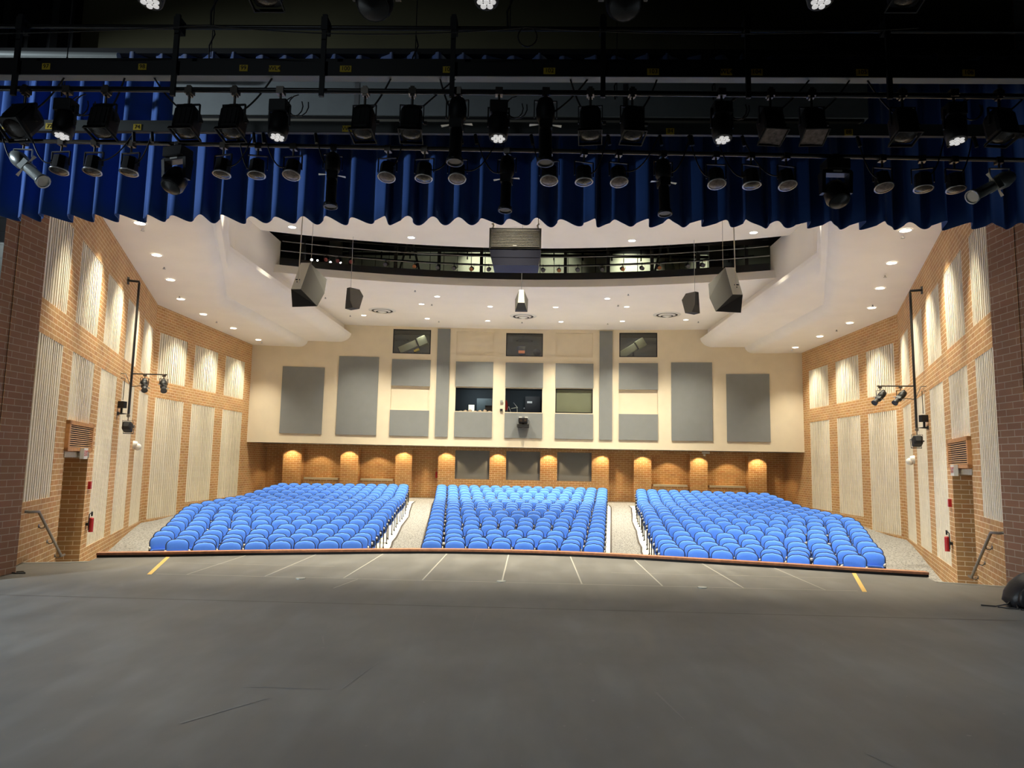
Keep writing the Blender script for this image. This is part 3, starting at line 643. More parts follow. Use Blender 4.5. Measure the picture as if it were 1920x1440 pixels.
tag(mb.build('desk_clutter', mat('clutter', (.36, .28, .2), .7)), 'heap of papers and gear on the counter in the left booth window', 'clutter', kind='stuff')
mb = MB(); mb.box((-1.9, 34.35, 4.22), (-1.52, 34.4, 4.60)); tag(mb.build('monitor', 'black_gloss'), 'black monitor on the counter at the right of the left booth window', 'monitor')
mb = MB(); mb.rings([[(-.86+.05*math.cos(2*PI*k/8)*w_, 34.4+.04*math.sin(2*PI*k/8)*w_, z) for k in range(8)] for z, w_ in ((4.38, 1.2), (4.5, 1.6), (4.7, 1.5), (4.84, .8), (4.88, .4))]); tag(mb.build('hanging_coat', 'red'), 'red coat hanging inside the centre booth window', 'coat')
mb = MB()
for a, b in (((-.84, 34.3, 4.22), (-.74, 34.3, 4.56)), ((-.60, 34.3, 4.22), (-.72, 34.3, 4.56)), ((-.5, 34.3, 4.76), (-.32, 34.3, 4.54)), ((-.60, 34.3, 4.46), (-.28, 34.3, 4.52)), ((-.3, 34.3, 4.22), (-.32, 34.3, 4.54))): mb.cyl(a, b, .013, 6)
tag(mb.build('music_stand', 'silver'), 'folded silver stand behind the centre booth window', 'stand')
mb = MB(); mb.box((.06, 36.2, 4.0), (.85, 36.25, 5.25)); o = mb.build('door_1', 'black'); o['kind'] = 'structure'; mb = MB(); mb.sphere((.02, 36.15, 4.62), .045, 10, 6); mb.build('door_handle', 'steel', o)
mb = MB(); mb.box((.16, 36.17, 4.9), (.42, 36.19, 5.0)); mb.build('door_sign', 'white', o)
# projector under the centre window
r = empty('projector', (0, 33.6, 3.5), 0, 'black projector on a wall shelf under the centre booth window', 'projector')
mb = MB(); mb.box((-.22, -.30, .22), (.22, .15, .46)); mb.build('body', 'black_gloss', r, .02)
for q_ in (-.1, .11):
    mb = MB(); mb.cyl((q_, -.30, .34), (q_, -.34, .34), .07, 14); mb.build('lens', 'lens', r)
mb = MB(); mb.box((-.2, -.28, .46), (-.05, .1, .50)); mb.box((.08, -.28, .46), (.22, .1, .50)); mb.build('vent_cover', 'white', r)
mb = MB(); mb.box((-.29, -.28, -.0), (.29, .12, .15)); mb.cyl((0, 0, .15), (0, 0, .22), .05); mb.build('shelf', 'black', r)
mb = MB(); mb.box((-.05, .12, -.02), (.05, .19, .3)); mb.tube([(.25, -.1, .4), (.32, -.1, .38), (.3, -.1, .25), (.2, -.1, .2)], .015); mb.build('bracket', 'steel', r)
for z, m_, l in ((4.76, 'silver', 'small silver sensor on the wall between the booth windows'), (4.34, 'black', 'small black box on the wall between the booth windows')):
    mb = MB(); mb.box((-1.13, 33.72, z-.055), (-1.0, 33.79, z+.055)); tag(mb.build('wall_box', m_), l, 'wall box')

# lower back wall with piers
YB = 34.8
mb = MB(); PIER = [(-11.96, -11.02), (-9.07, -8.17), (-6.32, -5.49), (5.47, 6.32), (8.22, 9.07), (11.04, 11.93)]
PN = [(-3.35, -1.64, .97, 2.38), (-.82, .86, .97, 2.38), (1.70, 3.40, .97, 2.38)]
def fq(x0, x1, z0, z1, y): mb.quad((x0, y, z0), (x1, y, z0), (x1, y, z1), (x0, y, z1), [(x0, z0), (x1, z0), (x1, z1), (x0, z1)])
fq(-13.2, 13.2, 2.38, 2.56, YB)                    # header band
def pier(x0, x1, z1=2.38, dep=.42):
    fq(x0, x1, -1, z1, YB)
    for x in (x0, x1): mb.quad((x, YB, -1), (x, YB+dep, -1), (x, YB+dep, z1), (x, YB, z1), [(0, -1), (dep, -1), (dep, z1), (0, z1)])
for a, b in PIER: pier(a, b)
fq(-4.20, 4.24, -1, .97, YB)
for a, b in ((-4.20, -3.35), (-1.64, -.82), (.86, 1.70), (3.40, 4.24)): fq(a, b, .97, 2.38, YB)
for x in (-4.20, 4.24): mb.quad((x, YB, -1), (x, YB+.42, -1), (x, YB+.42, 2.38), (x, YB, 2.38), [(0, -1), (.42, -1), (.42, 2.38), (0, 2.38)])
fq(-13.2, 13.2, -1, 2.38, YB+.42)
mb.quad((-13.2, YB, 2.38), (13.2, YB, 2.38), (13.2, YB+.42, 2.38), (-13.2, YB+.42, 2.38), [(-13.2, 0), (13.2, 0), (13.2, .42), (-13.2, .42)])
for (a, b, c, d) in PN:
    for (p, q) in (((a, c), (a, d)), ((b, c), (b, d)), ((a, c), (b, c)), ((a, d), (b, d))): mb.quad((p[0], YB, p[1]), (p[0], YB+.2, p[1]), (q[0], YB+.2, q[1]), (q[0], YB, q[1]), [(0, 0), (.2, 0), (.2, 1), (0, 1)])
struct(mb, 'wall_back_lower', 'brick')
for i, (a, b, c, d) in enumerate(PN):
    mb = MB(); mb.box((a, YB+.10, c), (b, YB+.16, d)); tag(mb.build('acoustic_panel', 'grey_panel'), 'recessed grey panel in the brick below the booths, %s of the three' % ('left', 'middle', 'right')[i], 'wall panel')
for i, (a, b) in enumerate(((-10.95, -9.12), (-8.10, -6.38), (6.38, 8.15), (9.12, 10.98))):
    mb = MB(); mb.box((a+.05, YB+.1, .80), (b-.05, YB+.42, .90)); o = struct(mb, 'trim_%d' % (10+i), 'concrete')
    mb = MB(); mb.box((a, YB+.13, -1), (b, YB+.44, .80)); struct(mb, 'wall_ledge', 'brick')
mb = MB(); mb.box((8.62, 33.88, 2.42), (8.95, 34.1, 2.53)); mb.sphere((8.72, 33.98, 2.36), .06, 10, 6); tag(mb.build('security_camera', 'white'), 'small white camera under the soffit above a lit brick pier', 'camera')
r = empty('fire_extinguisher', (-4.27, 35.0, 1.0), 0, 'small red extinguisher hanging at the brick beside the left aisle', 'fire extinguisher')
mb = MB(); mb.cyl((0, 0, 0), (0, 0, .3), .06, 10); mb.build('cylinder', 'red', r); mb = MB(); mb.tube([(0, 0, .3), (-.05, 0, .42), (.05, 0, .5), (.06, 0, .35)], .015); mb.build('hose', mat('orange_hose', (.6, .12, .03), .5), r)

# ---------------------------------------------------------------- recessed lights
def downlight(x, y, z, power, ang, label, group, r=.12, blend=1.0):
    root = MB(); a = [(x+r*1.22*math.cos(2*PI*k/20), y+r*1.22*math.sin(2*PI*k/20)) for k in range(20)]; b = [(x+r*math.cos(2*PI*k/20), y+r*math.sin(2*PI*k/20)) for k in range(20)]
    root.rings([[(p[0], p[1], z-.001) for p in a], [(p[0], p[1], z-.012) for p in a], [(p[0], p[1], z-.012) for p in b], [(p[0], p[1], z-.004) for p in b]], cap0=False, cap1=False, sm=False)
    o = root.build('ceiling_light', 'white'); tag(o, label, 'ceiling light', group)
    l = MB(); l.add([(p[0], p[1], z-.007) for p in b], [tuple(range(20))]); lo = l.build('lamp_lens', 'lens_on', o); lo.visible_shadow = True
    if power: spot('downlight_beam', (x, y, z-.03), power, ang, blend)
    return o
SIDE = [(8.71, 15.42), (9.68, 17.95), (10.65, 20.54), (11.63, 23.11), (12.02, 25.6), (12.05, 28.35), (12.08, 31.1)]
for sd in (-1, 1):
    side = 'left' if sd < 0 else 'right'
    for i, (x, y) in enumerate(SIDE): downlight(sd*x, y, 7.155, P_SIDE, 92, 'lit recessed downlight in the lower ceiling along the %s wall, %s from the stage' % (side, ORD[i]), 'downlights along the side walls')
    spot('downlight_beam', (sd*7.75, 12.9, 7.12), P_SIDE, 60, .9)
MAINL = [(-3.42, 27.17), (3.32, 27.17), (-4.26, 28.56), (4.27, 28.57), (-1.41, 28.85), (1.34, 28.82), (-7.27, 30.98), (7.24, 31.03), (-4.46, 31.5), (4.47, 31.51), (-1.70, 31.84), (1.69, 31.82)]
NM = ['front row, left', 'front row, right', 'second row, far left', 'second row, far right', 'second row, left of centre', 'second row, right of centre', 'rear row, far left', 'rear row, far right', 'rear row, second from left', 'rear row, second from right', 'rear row, left of centre', 'rear row, right of centre']
for i, (x, y) in enumerate(MAINL): downlight(x, y, 8.33, P_MAIN, 105, 'lit recessed downlight in the main ceiling, '+NM[i], 'downlights in the main ceiling', .105)
for i, (x, y) in enumerate(((-7.58, 22.15), (-3.8, 23.1), (3.72, 23.2), (7.52, 22.25))): downlight(x, y, 9.4, P_FRONT*.9, 74, 'lit recessed downlight in the front ceiling before the catwalk, %s from the left' % ORD[i], 'downlights in the front ceiling')
for y, an, pw in ((13.3, 46, 1.55), (16.6, 66, 1.1), (19.9, 84, .95)):
    for x in (-6.4, -3.2, 0, 3.2, 6.4):
        spot('downlight_beam', (x*(.7 if y < 14 else 1), y, 9.36), P_FRONT*pw, an, 1.0)
for i, x in enumerate((-11.49, -10.15, -8.62, -7.25, -5.90, -3.78, -1.23, 1.28, 3.90, 5.90, 7.25, 8.65, 10.15, 11.48)):
    mid = x in (-10.15, -7.25, 7.25, 10.15)
    root = MB(); root.cyl((x, 34.45, 2.55), (x, 34.45, 2.535), .07, 14); o = root.build('soffit_light', 'white'); tag(o, 'small recessed light under the soffit above the brick, %s from the left' % ORD[i], 'ceiling light', 'small soffit lights over the rear brick wall')
    spot('soffit_beam', (x, 34.45 if not mid else 34.55, 2.52), P_SOFFIT*(.6 if mid else 1), 105, .35, (1, .72, .38), .04)
# sprinklers and air diffusers
SP = [(s*x, y, 7.13) for s in (-1, 1) for x, y in ((8.81, 15.73), (10.06, 19.06), (11.42, 22.61), (12.07, 26.84), (12.08, 31.52))]+[(x, y, 8.33) for x, y in ((-8.02, 27.58), (-4.15, 26.24), (-3.84, 28.59), (-7.91, 31.06), (-4.0, 32.1), (4.04, 26.42), (3.88, 28.3), (3.87, 32.1), (7.88, 31.4), (-.11, 32.05))]
for i, (x, y, z) in enumerate(SP):
    r = MB(); r.cyl((x, y, z), (x, y, z-.05), .022, 8); r.cyl((x, y, z-.05), (x, y, z-.058), .045, 10)
    zone = ('the left lower ceiling', 'the right lower ceiling', 'the main ceiling')[0 if i < 5 else 1 if i < 10 else 2]
    tag(r.build('sprinkler_head', 'steel'), 'tiny dark sprinkler head in %s, %s one' % (zone, ORD[i % 5 if i < 10 else i-10]), 'sprinkler', 'sprinkler heads')
for i, (x, y) in enumerate(((-6.2, 29.9), (-.04, 30.7), (6.2, 30.0))):
    r = empty('air_diffuser', (x, y, 8.33), 0, 'round ceiling air diffuser, %s of the three' % ('left', 'middle', 'right')[i], 'air diffuser')
    for nm, ra, rb, z0, z1, m_ in (('outer_ring', .60, .47, -.004, -.035, 'white'), ('middle_ring', .37, .27, -.03, -.07, 'white'), ('core', .2, .05, -.07, -.12, 'white')):
        mb = MB(); mb.rings([[(ra*math.cos(2*PI*k/28), ra*math.sin(2*PI*k/28), z0) for k in range(28)], [(rb*math.cos(2*PI*k/28), rb*math.sin(2*PI*k/28), z1) for k in range(28)]], cap0=False, cap1=(nm == 'core')); mb.build(nm, m_, r)
    mb = MB(); mb.cyl((0, 0, -.001), (0, 0, -.02), .46, 28); mb.build('throat', 'black', r)

# ---------------------------------------------------------------- catwalk behind the ceiling slot
def carc(x, off): return lip(x)+off
def arc_tube(x0, x1, off, z, r, N=24): return [(x0+(x1-x0)*k/N, carc(x0+(x1-x0)*k/N, off), z) for k in range(N+1)]
cw = empty('catwalk', (0, 26.2, 8.3), 0, 'black lighting catwalk with pipe rails behind the slot in the ceiling', 'catwalk')
def relc(o): o.parent = cw; o.matrix_parent_inverse = Matrix.Translation((0, -26.2, -8.3)); return o
mb = MB(); R = []
for k in range(25):
    x = -8.7+17.4*k/24; R.append([(x, carc(x, .42), 8.4), (x, carc(x, .46), 8.4), (x, carc(x, .46), 8.98), (x, carc(x, .42), 8.98)])
mb.rings(R, sm=False); relc(mb.build('toe_board', 'black'))
mb = MB(); R = []
for k in range(25):
    x = -8.7+17.4*k/24; R.append([(x, carc(x, .46), 8.4), (x, carc(x, 2.2), 8.4), (x, carc(x, 2.2), 8.45), (x, carc(x, .46), 8.45)])
mb.rings(R, sm=False); relc(mb.build('deck', 'black'))
for off, z, r_ in ((.40, 9.24, .024), (.5, 9.62, .024), (.5, 9.86, .022), (2.1, 9.75, .03)):
    mb = MB(); mb.tube(arc_tube(-8.7, 8.7, off, z, r_), r_, 6); relc(mb.build('rail', 'black' if z > 9.7 else 'steel'))
for i in range(11):
    x = -8.0+1.6*i; mb = MB(); y = carc(x, .55); mb.box((x-.06, y-.06, 8.4), (x+.06, y+.06, 11.2)); relc(mb.build('post', 'black'))
mb = MB()
for x0, x1 in ((-5.2, -4.7), (-4.1, -4.6), (5.1, 5.6), (6.2, 5.7)): mb.cyl((x0, 27.6, 8.9), (x1, 27.6, 10.9), .05, 6)
relc(mb.build('brace', mat('dull_steel', (.16, .17, .15), .6)))
mb = MB()
for k in range(15): mb.box((-8.4+1.2*k, 28.3, 10.2), (-8.4+1.2*k+.05, 28.35, 11.5))
mb.box((-9, 28.3, 10.35), (9, 28.4, 10.45)); mb.box((-9, 28.6, 11.0), (9, 28.7, 11.1)); relc(mb.build('truss', 'black'))
mb = MB()
for k in range(28):
    x = -8.6+.62*k; mb.box((x, 30.6, 9.95), (x+.59, 30.65, 11.2))
struct(mb, 'wall_attic', 'pale_panel')
mb = MB(); mb.quad((-13, 31, 8.5), (13, 31, 8.5), (13, 31, 12.5), (-13, 31, 12.5)); mb.quad((-9.3, 24.5, 8.45), (-9.3, 31, 8.45), (-9.3, 31, 12.5), (-9.3, 24.5, 12.5)); mb.quad((9.3, 24.5, 8.45), (9.3, 31, 8.45), (9.3, 31, 12.5), (9.3, 24.5, 12.5))
mb.quad((-10, 24.4, 9.66), (10, 24.4, 9.66), (10, 24.4, 12.5), (-10, 24.4, 12.5)); struct(mb, 'wall_attic_dark', 'black')
for s in (-1, 1):
    mb = MB(); mb.box((s*7.4, 27.0, 9.0), (s*7.4+.5*s if s > 0 else s*7.4-.0, 27.2, 11.0)) if False else mb.box((min(s*7.3, s*7.8), 27.0, 8.6), (max(s*7.3, s*7.8), 27.2, 11.0))
    tag(mb.build('duct', mat('duct_metal', (.12, .12, .10), .5)), 'dull metal duct at the %s end of the catwalk' % ('left' if s < 0 else 'right'), 'duct')
for i, (x, z) in enumerate(((-7.95, 9.25), (-7.75, 9.25), (-7.3, 9.22), (-6.95, 9.25), (-6.6, 9.12))):
    mb = MB(); mb.sphere((x, 26.6-.022*x*x+.2, z), .035 if i % 2 else .05, 10, 6); tag(mb.build('catwalk_lamp', mat('bare_lamp_%d' % i, (1, 1, 1), .5, emit=(1, 1, .92), es=(7 if i in (1, 3) else 3))), 'small bare lamp glowing on the catwalk left end, %s from left' % ORD[i], 'lamp', 'bare lamps on the catwalk')

# ---------------------------------------------------------------- stage lighting fixtures
def fixture_fresnel(name, tilt, lens='lens', scale=1.0):
    r = empty(name)
    R = Matrix.Rotation(tilt, 3, 'X'); c = Vector((0, 0, -.30))
    def T(p): return tuple(R @ Vector(p)*scale+c)
    mb = MB(); mb.box((-.02, -.03, -.05), (.02, .03, .05)); mb.box((-.035, -.035, -.03), (.035, .035, .03)); mb.cyl((0, 0, -.05), (0, 0, -.13), .012, 8); mb.build('clamp', 'rail_steel', r)
    mb = MB(); w_ = .115*scale
    mb.box((-w_, -.012, -.14), (w_, .012, -.13)); mb.box((-w_, -.012, -.30), (-w_+.008, .012, -.13)); mb.box((w_-.008, -.012, -.30), (w_, .012, -.13)); mb.cyl((w_, 0, -.30), (w_+.03, 0, -.30), .018, 8); mb.build('yoke', 'black', r)
    mb = MB(); out = [(-.09, -.09), (-.06, -.10), (.06, -.10), (.09, -.09), (.10, -.06), (.10, .06), (.09, .09), (.06, .10), (-.06, .10), (-.09, .09), (-.10, .06), (-.10, -.06)]
    mb.rings([[T((x*k, y*k, z)) for x, y in out] for k, z in ((.55, .16), (.85, .12), (1, .08), (1, -.10), (.93, -.13))], sm=False)
    for k in range(4): a = -.07+.045*k; mb.add([T(q) for q in ((a, -.105, .07), (a+.012, -.105, .07), (a+.012, -.105, -.09), (a, -.105, -.09))], [(0, 1, 2, 3)])
    mb.build('housing', 'black', r)
    mb = MB(); mb.rings([[T((x*k, y*k, z)) for x, y in ((-.1, -.1), (.1, -.1), (.1, .1), (-.1, .1))] for k, z in ((1.05, -.13), (1.12, -.16), (1.02, -.16))], cap0=False, cap1=False, sm=False); mb.build('gel_frame', 'black', r)
    mb = MB(); n = 18
    if lens == 'gel': mb.add([T((x, y, -.155+.006*((i*7) % 3))) for i, (x, y) in enumerate(((-.1, -.1), (0, -.09), (.1, -.1), (.1, .1), (0, .09), (-.1, .1)))], [(0, 1, 4, 5), (1, 2, 3, 4)])
    else: mb.rings([[T((.085*q*math.cos(2*PI*k/n), .085*q*math.sin(2*PI*k/n), -.135-.02*(1-q*q))) for k in range(n)] for q in (1, .8, .5, .1)])
    mb.build('lens', lens, r)
    return r
def fixture_par(name, tilt, lens='lens'):
    r = empty(name); R = Matrix.Rotation(tilt, 3, 'X'); c = Vector((0, 0, -.27))
    def T(p): return tuple(R @ Vector(p)+c)
    mb = MB(); mb.box((-.035, -.035, -.03), (.035, .035, .04)); mb.cyl((0, 0, -.03), (0, 0, -.1), .012, 8); mb.build('clamp', 'rail_steel', r)
    mb = MB(); mb.box((-.115, -.012, -.11), (.115, .012, -.10)); mb.box((-.115, -.012, -.27), (-.107, .012, -.10)); mb.box((.107, -.012, -.27), (.115, .012, -.10)); mb.build('yoke', 'black', r)
    n = 16; mb = MB(); mb.rings([[T((q*math.cos(2*PI*k/n)*(1 if k % 2 else .93), q*math.sin(2*PI*k/n)*(1 if k % 2 else .93), z)) for k in range(n)] for q, z in ((.05, .12), (.085, .10), (.092, -.05), (.095, -.06))], sm=False); mb.build('housing', mat('ribbed_black', (.03, .03, .032), .4) if 'rb' not in M else M['rb'], r)
    mb = MB(); mb.rings([[T((q*math.cos(2*PI*k/n), q*math.sin(2*PI*k/n), z)) for k in range(n)] for q, z in ((.10, -.06), (.105, -.075), (.09, -.075))], cap0=False, cap1=False); mb.build('trim_ring', 'steel', r)
    mb = MB(); mb.rings([[T((.09*q*math.cos(2*PI*k/n), .09*q*math.sin(2*PI*k/n), -.07-.02*(1-q*q))) for k in range(n)] for q in (1, .7, .3, .05)]); mb.build('lens', lens, r)
    return r
def fixture_led(name, tilt):
    r = empty(name); R = Matrix.Rotation(tilt, 3, 'X'); c = Vector((0, 0, -.33))
    def T(p): return tuple(R @ Vector(p)+c)
    mb = MB(); mb.box((-.035, -.035, -.03), (.035, .035, .04)); mb.cyl((0, 0, -.03), (0, 0, -.12), .012, 8); mb.build('clamp', 'rail_steel', r)
    mb = MB(); mb.box((-.085, -.07, -.22), (.085, .07, -.10)); mb.build('driver_box', 'black', r, .01)
    mb = MB(); mb.box((-.105, -.012, -.34), (-.09, .012, -.15)); mb.box((.09, -.012, -.34), (.105, .012, -.15)); mb.box((-.105, -.012, -.16), (.105, .012, -.15)); mb.build('yoke', 'black', r)
    n = 16; mb = MB(); mb.rings([[T((q*math.cos(2*PI*k/n), q*math.sin(2*PI*k/n), z)) for k in range(n)] for q, z in ((.05, .12), (.09, .08), (.095, -.05), (.085, -.13), (.08, -.13))]); mb.build('housing', 'black', r)
    mb = MB()
    for k in range(7):
        a = 0 if k == 0 else .045; t = k*PI/3; ctr = Vector(T((a*math.cos(t), a*math.sin(t), -.134))); ax = (R @ Vector((0, 0, -1)))
        mb.cyl(ctr, ctr+ax*.006, .021, 10)
    mb.build('led_lenses', 'led_on', r)
    mb = MB(); mb.tube([(.14+.09*math.cos(t*.5+1.8), -.02, -.16+.10*math.sin(t*.5+1.8)) for t in range(11)], .006, 5); mb.tube([(.17+.10*math.cos(t*.5+1.6), .02, -.13+.11*math.sin(t*.5+1.6)) for t in range(11)], .006, 5); mb.build('cable', 'cable', r)
    return r
def fixture_ellipsoidal(name, tilt, body='black', ry=0.0, bl=.28):
    r = empty(name); R = Matrix.Rotation(ry, 3, 'Y') @ Matrix.Rotation(tilt, 3, 'X'); c = Vector((0, 0, -.24))
    def T(p): return tuple(R @ Vector(p)+c)
    mb = MB(); mb.box((-.035, -.035, -.03), (.035, .035, .04)); mb.cyl((0, 0, -.03), (0, 0, -.08), .012, 8); mb.build('clamp', 'rail_steel', r)
    mb = MB(); mb.box((-.11, -.012, -.09), (.11, .012, -.08)); mb.box((-.11, -.012, -.25), (-.102, .012, -.08)); mb.box((.102, -.012, -.25), (.11, .012, -.08)); mb.build('yoke', body if body != 'black' else 'black', r)
    n = 14
    mb = MB(); mb.rings([[T((q*math.cos(2*PI*k/n), q*math.sin(2*PI*k/n), z)) for k in range(n)] for q, z in ((.03, .20), (.07, .17), (.09, .08), (.085, -.02), (.065, -.05))]); mb.build('lamp_cap', body, r)
    mb = MB(); mb.box((-.06, -.06, -.14), (.06, .06, -.05), R, c); mb.build('gate', body, r)
    for s in (-1, 1):
        mb = MB(); mb.add([T(q) for q in ((s*.06, -.01, -.08), (s*.15, -.02, -.09), (s*.15, .02, -.09), (s*.06, .01, -.08))], [(0, 1, 2, 3)]); mb.build('shutter_blade', 'silver', r)
    mb = MB(); mb.rings([[T((q*math.cos(2*PI*k/n), q*math.sin(2*PI*k/n), z)) for k in range(n)] for q, z in ((.055, -.14), (.06, -.15), (.06, -.14-bl), (.075, -.15-bl), (.075, -.18-bl))]); mb.build('barrel', body, r)
    mb = MB(); mb.rings([[T((q*math.cos(2*PI*k/n), q*math.sin(2*PI*k/n), z)) for k in range(n)] for q, z in ((.078, -.17-bl), (.082, -.195-bl), (.066, -.195-bl), (.062, -.185-bl))], cap0=False, cap1=True); mb.build('front_ring', 'silver' if body != 'black' else 'black_gloss', r)
    return r
def fixture_moving(name):
    r = empty(name)
    mb = MB(); mb.box((-.035, -.035, -.03), (.035, .035, .04)); mb.box((-.13, -.10, -.16), (.13, .10, -.04)); mb.build('base', 'black_gloss', r, .01)
    mb = MB()
    for s in (-1, 1): mb.rings([[(s*.15+dx, dy*k, z) for dx, dy in ((-.02, -.05), (.02, -.05), (.02, .05), (-.02, .05))] for k, z in ((1.3, -.18), (1, -.30), (.8, -.42))], sm=False)
    mb.box((-.16, -.06, -.20), (.16, .06, -.16)); mb.build('yoke', 'black_gloss', r)
    mb = MB(); R = Matrix.Rotation(-.5, 3, 'X'); c = Vector((0, 0, -.40)); n = 16
    mb.rings([[tuple(R @ Vector((q*math.cos(2*PI*k/n), q*math.sin(2*PI*k/n), z))+c) for k in range(n)] for q, z in ((.05, .13), (.10, .10), (.13, 0), (.13, -.10), (.11, -.15))]); mb.build('head', 'black_gloss', r)
    mb = MB(); mb.rings([[tuple(R @ Vector((.1*q*math.cos(2*PI*k/n), .1*q*math.sin(2*PI*k/n), -.155-.03*(1-q*q)))+c) for k in range(n)] for q in (1, .6, .1)]); mb.build('lens', 'black_gloss', r)
    mb = MB(); mb.box((-.05, -.065, -.185), (.05, -.061, -.165)); mb.build('tag', 'white', r)
    return r
M['rb'] = mat('ribbed_black', (.03, .03, .032), .4)
K = {'F': fixture_fresnel('fresnel_light', -.20), 'G': fixture_fresnel('fresnel_light', -.32, 'gel'), 'S': fixture_fresnel('scoop_light', -.6, 'lens', 1.15), 'P': fixture_par('par_light', -.12), 'Q': fixture_par('par_light', -.28, 'gel'),
     'L': fixture_led('led_light', -.15), 'E': fixture_ellipsoidal('ellipsoidal_light', -.1), 'T': fixture_ellipsoidal('ellipsoidal_light', -.3, 'silver', -.9), 'U': fixture_ellipsoidal('ellipsoidal_light', -.3, 'silver', 1.05), 'V': fixture_moving('moving_light')}
DESC = {'F': 'black fresnel lamp with dull round lens', 'G': 'black box lamp with crumpled gel sheet', 'S': 'large dark box lamp', 'P': 'ribbed black par lamp', 'Q': 'ribbed black par lamp with crumpled gel', 'L': 'black LED lamp with glowing cluster of lenses', 'E': 'long black ellipsoidal lamp pointing down', 'T': 'silver ellipsoidal lamp tilted on its yoke', 'U': 'silver ellipsoidal lamp tilted on its yoke', 'V': 'black moving head lamp'}
used = set()
def place(k, loc, rz, label, group):
    o = K[k] if k not in used else copy_tree(K[k]); used.add(k)
    o.location = loc; o.rotation_euler = (0, 0, rz); tag(o, label, 'stage light', group)
E1 = [('S', -4.50), ('L', -4.09), ('F', -3.71), ('F', -2.90), ('F', -2.46), ('L', -2.02), ('F', -1.21), ('F', -.76), ('E', -.33), ('L', .06), ('E', .50), ('F', .92), ('F', 1.31), ('L', 2.14), ('G', 2.59), ('G', 2.97), ('F', 3.80), ('L', 4.27), ('F', 4.68)]
for i, (k, x) in enumerate(E1): place(k, (x, 6.25, 5.28), random.uniform(-.12, .12), '%s, %s from left, nearer pipe' % (DESC[k], ORD[i]), 'stage lights on the nearer pipe')
E2 = [('T', -5.52), ('P', -5.07), ('P', -4.68), ('P', -4.25), ('V', -3.70), ('P', -3.17), ('P', -2.77), ('Q', -2.36), ('E', -1.90), ('Q', -1.27), ('P', -.85), ('Q', -.47), ('E', .09), ('Q', .57), ('P', .96), ('Q', 1.35), ('E', 1.85), ('Q', 2.44), ('P', 2.83), ('Q', 3.22), ('V', 3.76), ('Q', 4.28), ('P', 4.72), ('P', 5.07), ('U', 5.56)]
def pipe2z(x): return 5.395-.0135*(x+3.9)
for i, (k, x) in enumerate(E2): place(k, (x, 7.6, pipe2z(x)-.02), random.uniform(-.3, .3), '%s, %s from left, farther pipe' % (DESC[k], ORD[i]), 'stage lights on the farther pipe')
for i, (k, x) in enumerate((('L', -2.29), ('L', .06), ('L', 2.33), ('V', -.71), ('V', 1.0), ('F', 2.91), ('F', -1.48))):
    place(k, (x, 4.5, 5.42), 0, '%s on the topmost pipe, %s' % (DESC[k], ('left one', 'middle one', 'right one', 'left of centre', 'right of centre', 'beside the right LED lamp', 'beside the left LED lamp')[i]), 'stage lights on the topmost pipe')
def pipe(name, a, b, r, m, label):
    mb = MB(); mb.cyl(a, b, r, 12); tag(mb.build(name, m), label, 'pipe')
pipe('lighting_pipe', (-7.2, 6.25, 5.315), (7.2, 6.25, 5.255), .026, 'black_gloss', 'nearer black lighting pipe carrying the large lamps')
pipe('lighting_pipe', (-7.2, 7.6, pipe2z(-7.2)), (7.2, 7.6, pipe2z(7.2)), .024, 'rail_steel', 'farther steel lighting pipe just before the blue curtain')
pipe('lighting_pipe', (-7.2, 4.5, 5.42), (7.2, 4.5, 5.42), .026, 'black_gloss', 'nearest black lighting pipe at the top edge')
pipe('guard_pipe', (-7.2, 6.25, 5.955), (7.2, 6.25, 5.895), .022, 'black_gloss', 'thin black upper rail above the numbered strip')
pipe('white_pipe', (-7.5, 8.0, 6.74), (-4.75, 8.0, 6.70), .05, 'silver', 'short pale pipe at the upper left before the curtain')
# numbered connector strips
def strip(y, z0, z1, x0, x1, dep, labels, m_face, label, size=.085):
    r = empty('connector_strip', (0, y, z0), 0, label, 'connector strip')
    mb = MB(); mb.box((x0, 0, 0), (x1, dep, z1-z0)); mb.build('channel', m_face, r)
    mb = MB(); mb.box((x0, .0, -.006), (x1, dep, 0)); mb.build('underside', 'screen_box' if y < 7 else 'black', r)
    for x, tx, dz in labels:
        w_ = size*(.62*len(tx)+.35); p = MB(); p.box((x-w_/2, -.006, dz-size*.62), (x+w_/2, -.001, dz+size*.62)); po = p.build('number_plate', 'yellow', r)
        text('number', tx, size*1.15, 'black', po, (x, -.008, dz), (PI/2, 0, 0))
    return r
r1 = strip(6.22, 5.43, 5.57, -7.2, 7.2, .10, [(-4.3, '97', .08), (-3.36, '98', .08), (-2.38, '99', .07), (-2.08, 'WL4', .065), (-1.40, '100', .065), (-.42, '101', .06), (.53, '102', .05), (1.50, '103', .045), (2.18, 'WL4', .045), (2.46, '104', .045), (3.43, '105', .045), (4.40, '106', .045)], 'black', 'long black connector strip with yellow number plates 98 to 106', .05)
r2 = strip(7.55, 5.52, 5.65, -7.2, 7.2, .05, [(-5.71, '71', .05), (-5.20, '72', .05), (-4.68, '73', .045), (-4.17, '74', .045), (-1.73, 'WL5', .04), (1.92, '84', .03), (3.9, '88', .03)], mat('grey_strip', (.09, .10, .10), .5), 'grey connector strip with yellow number plates 71 to 74', .058)
mb = MB(); mb.box((-7.2, 6.45, 5.63), (7.2, 6.6, 5.74)); tag(mb.build('cable_tray', 'black'), 'long black cable tray above the numbered strip', 'cable tray')
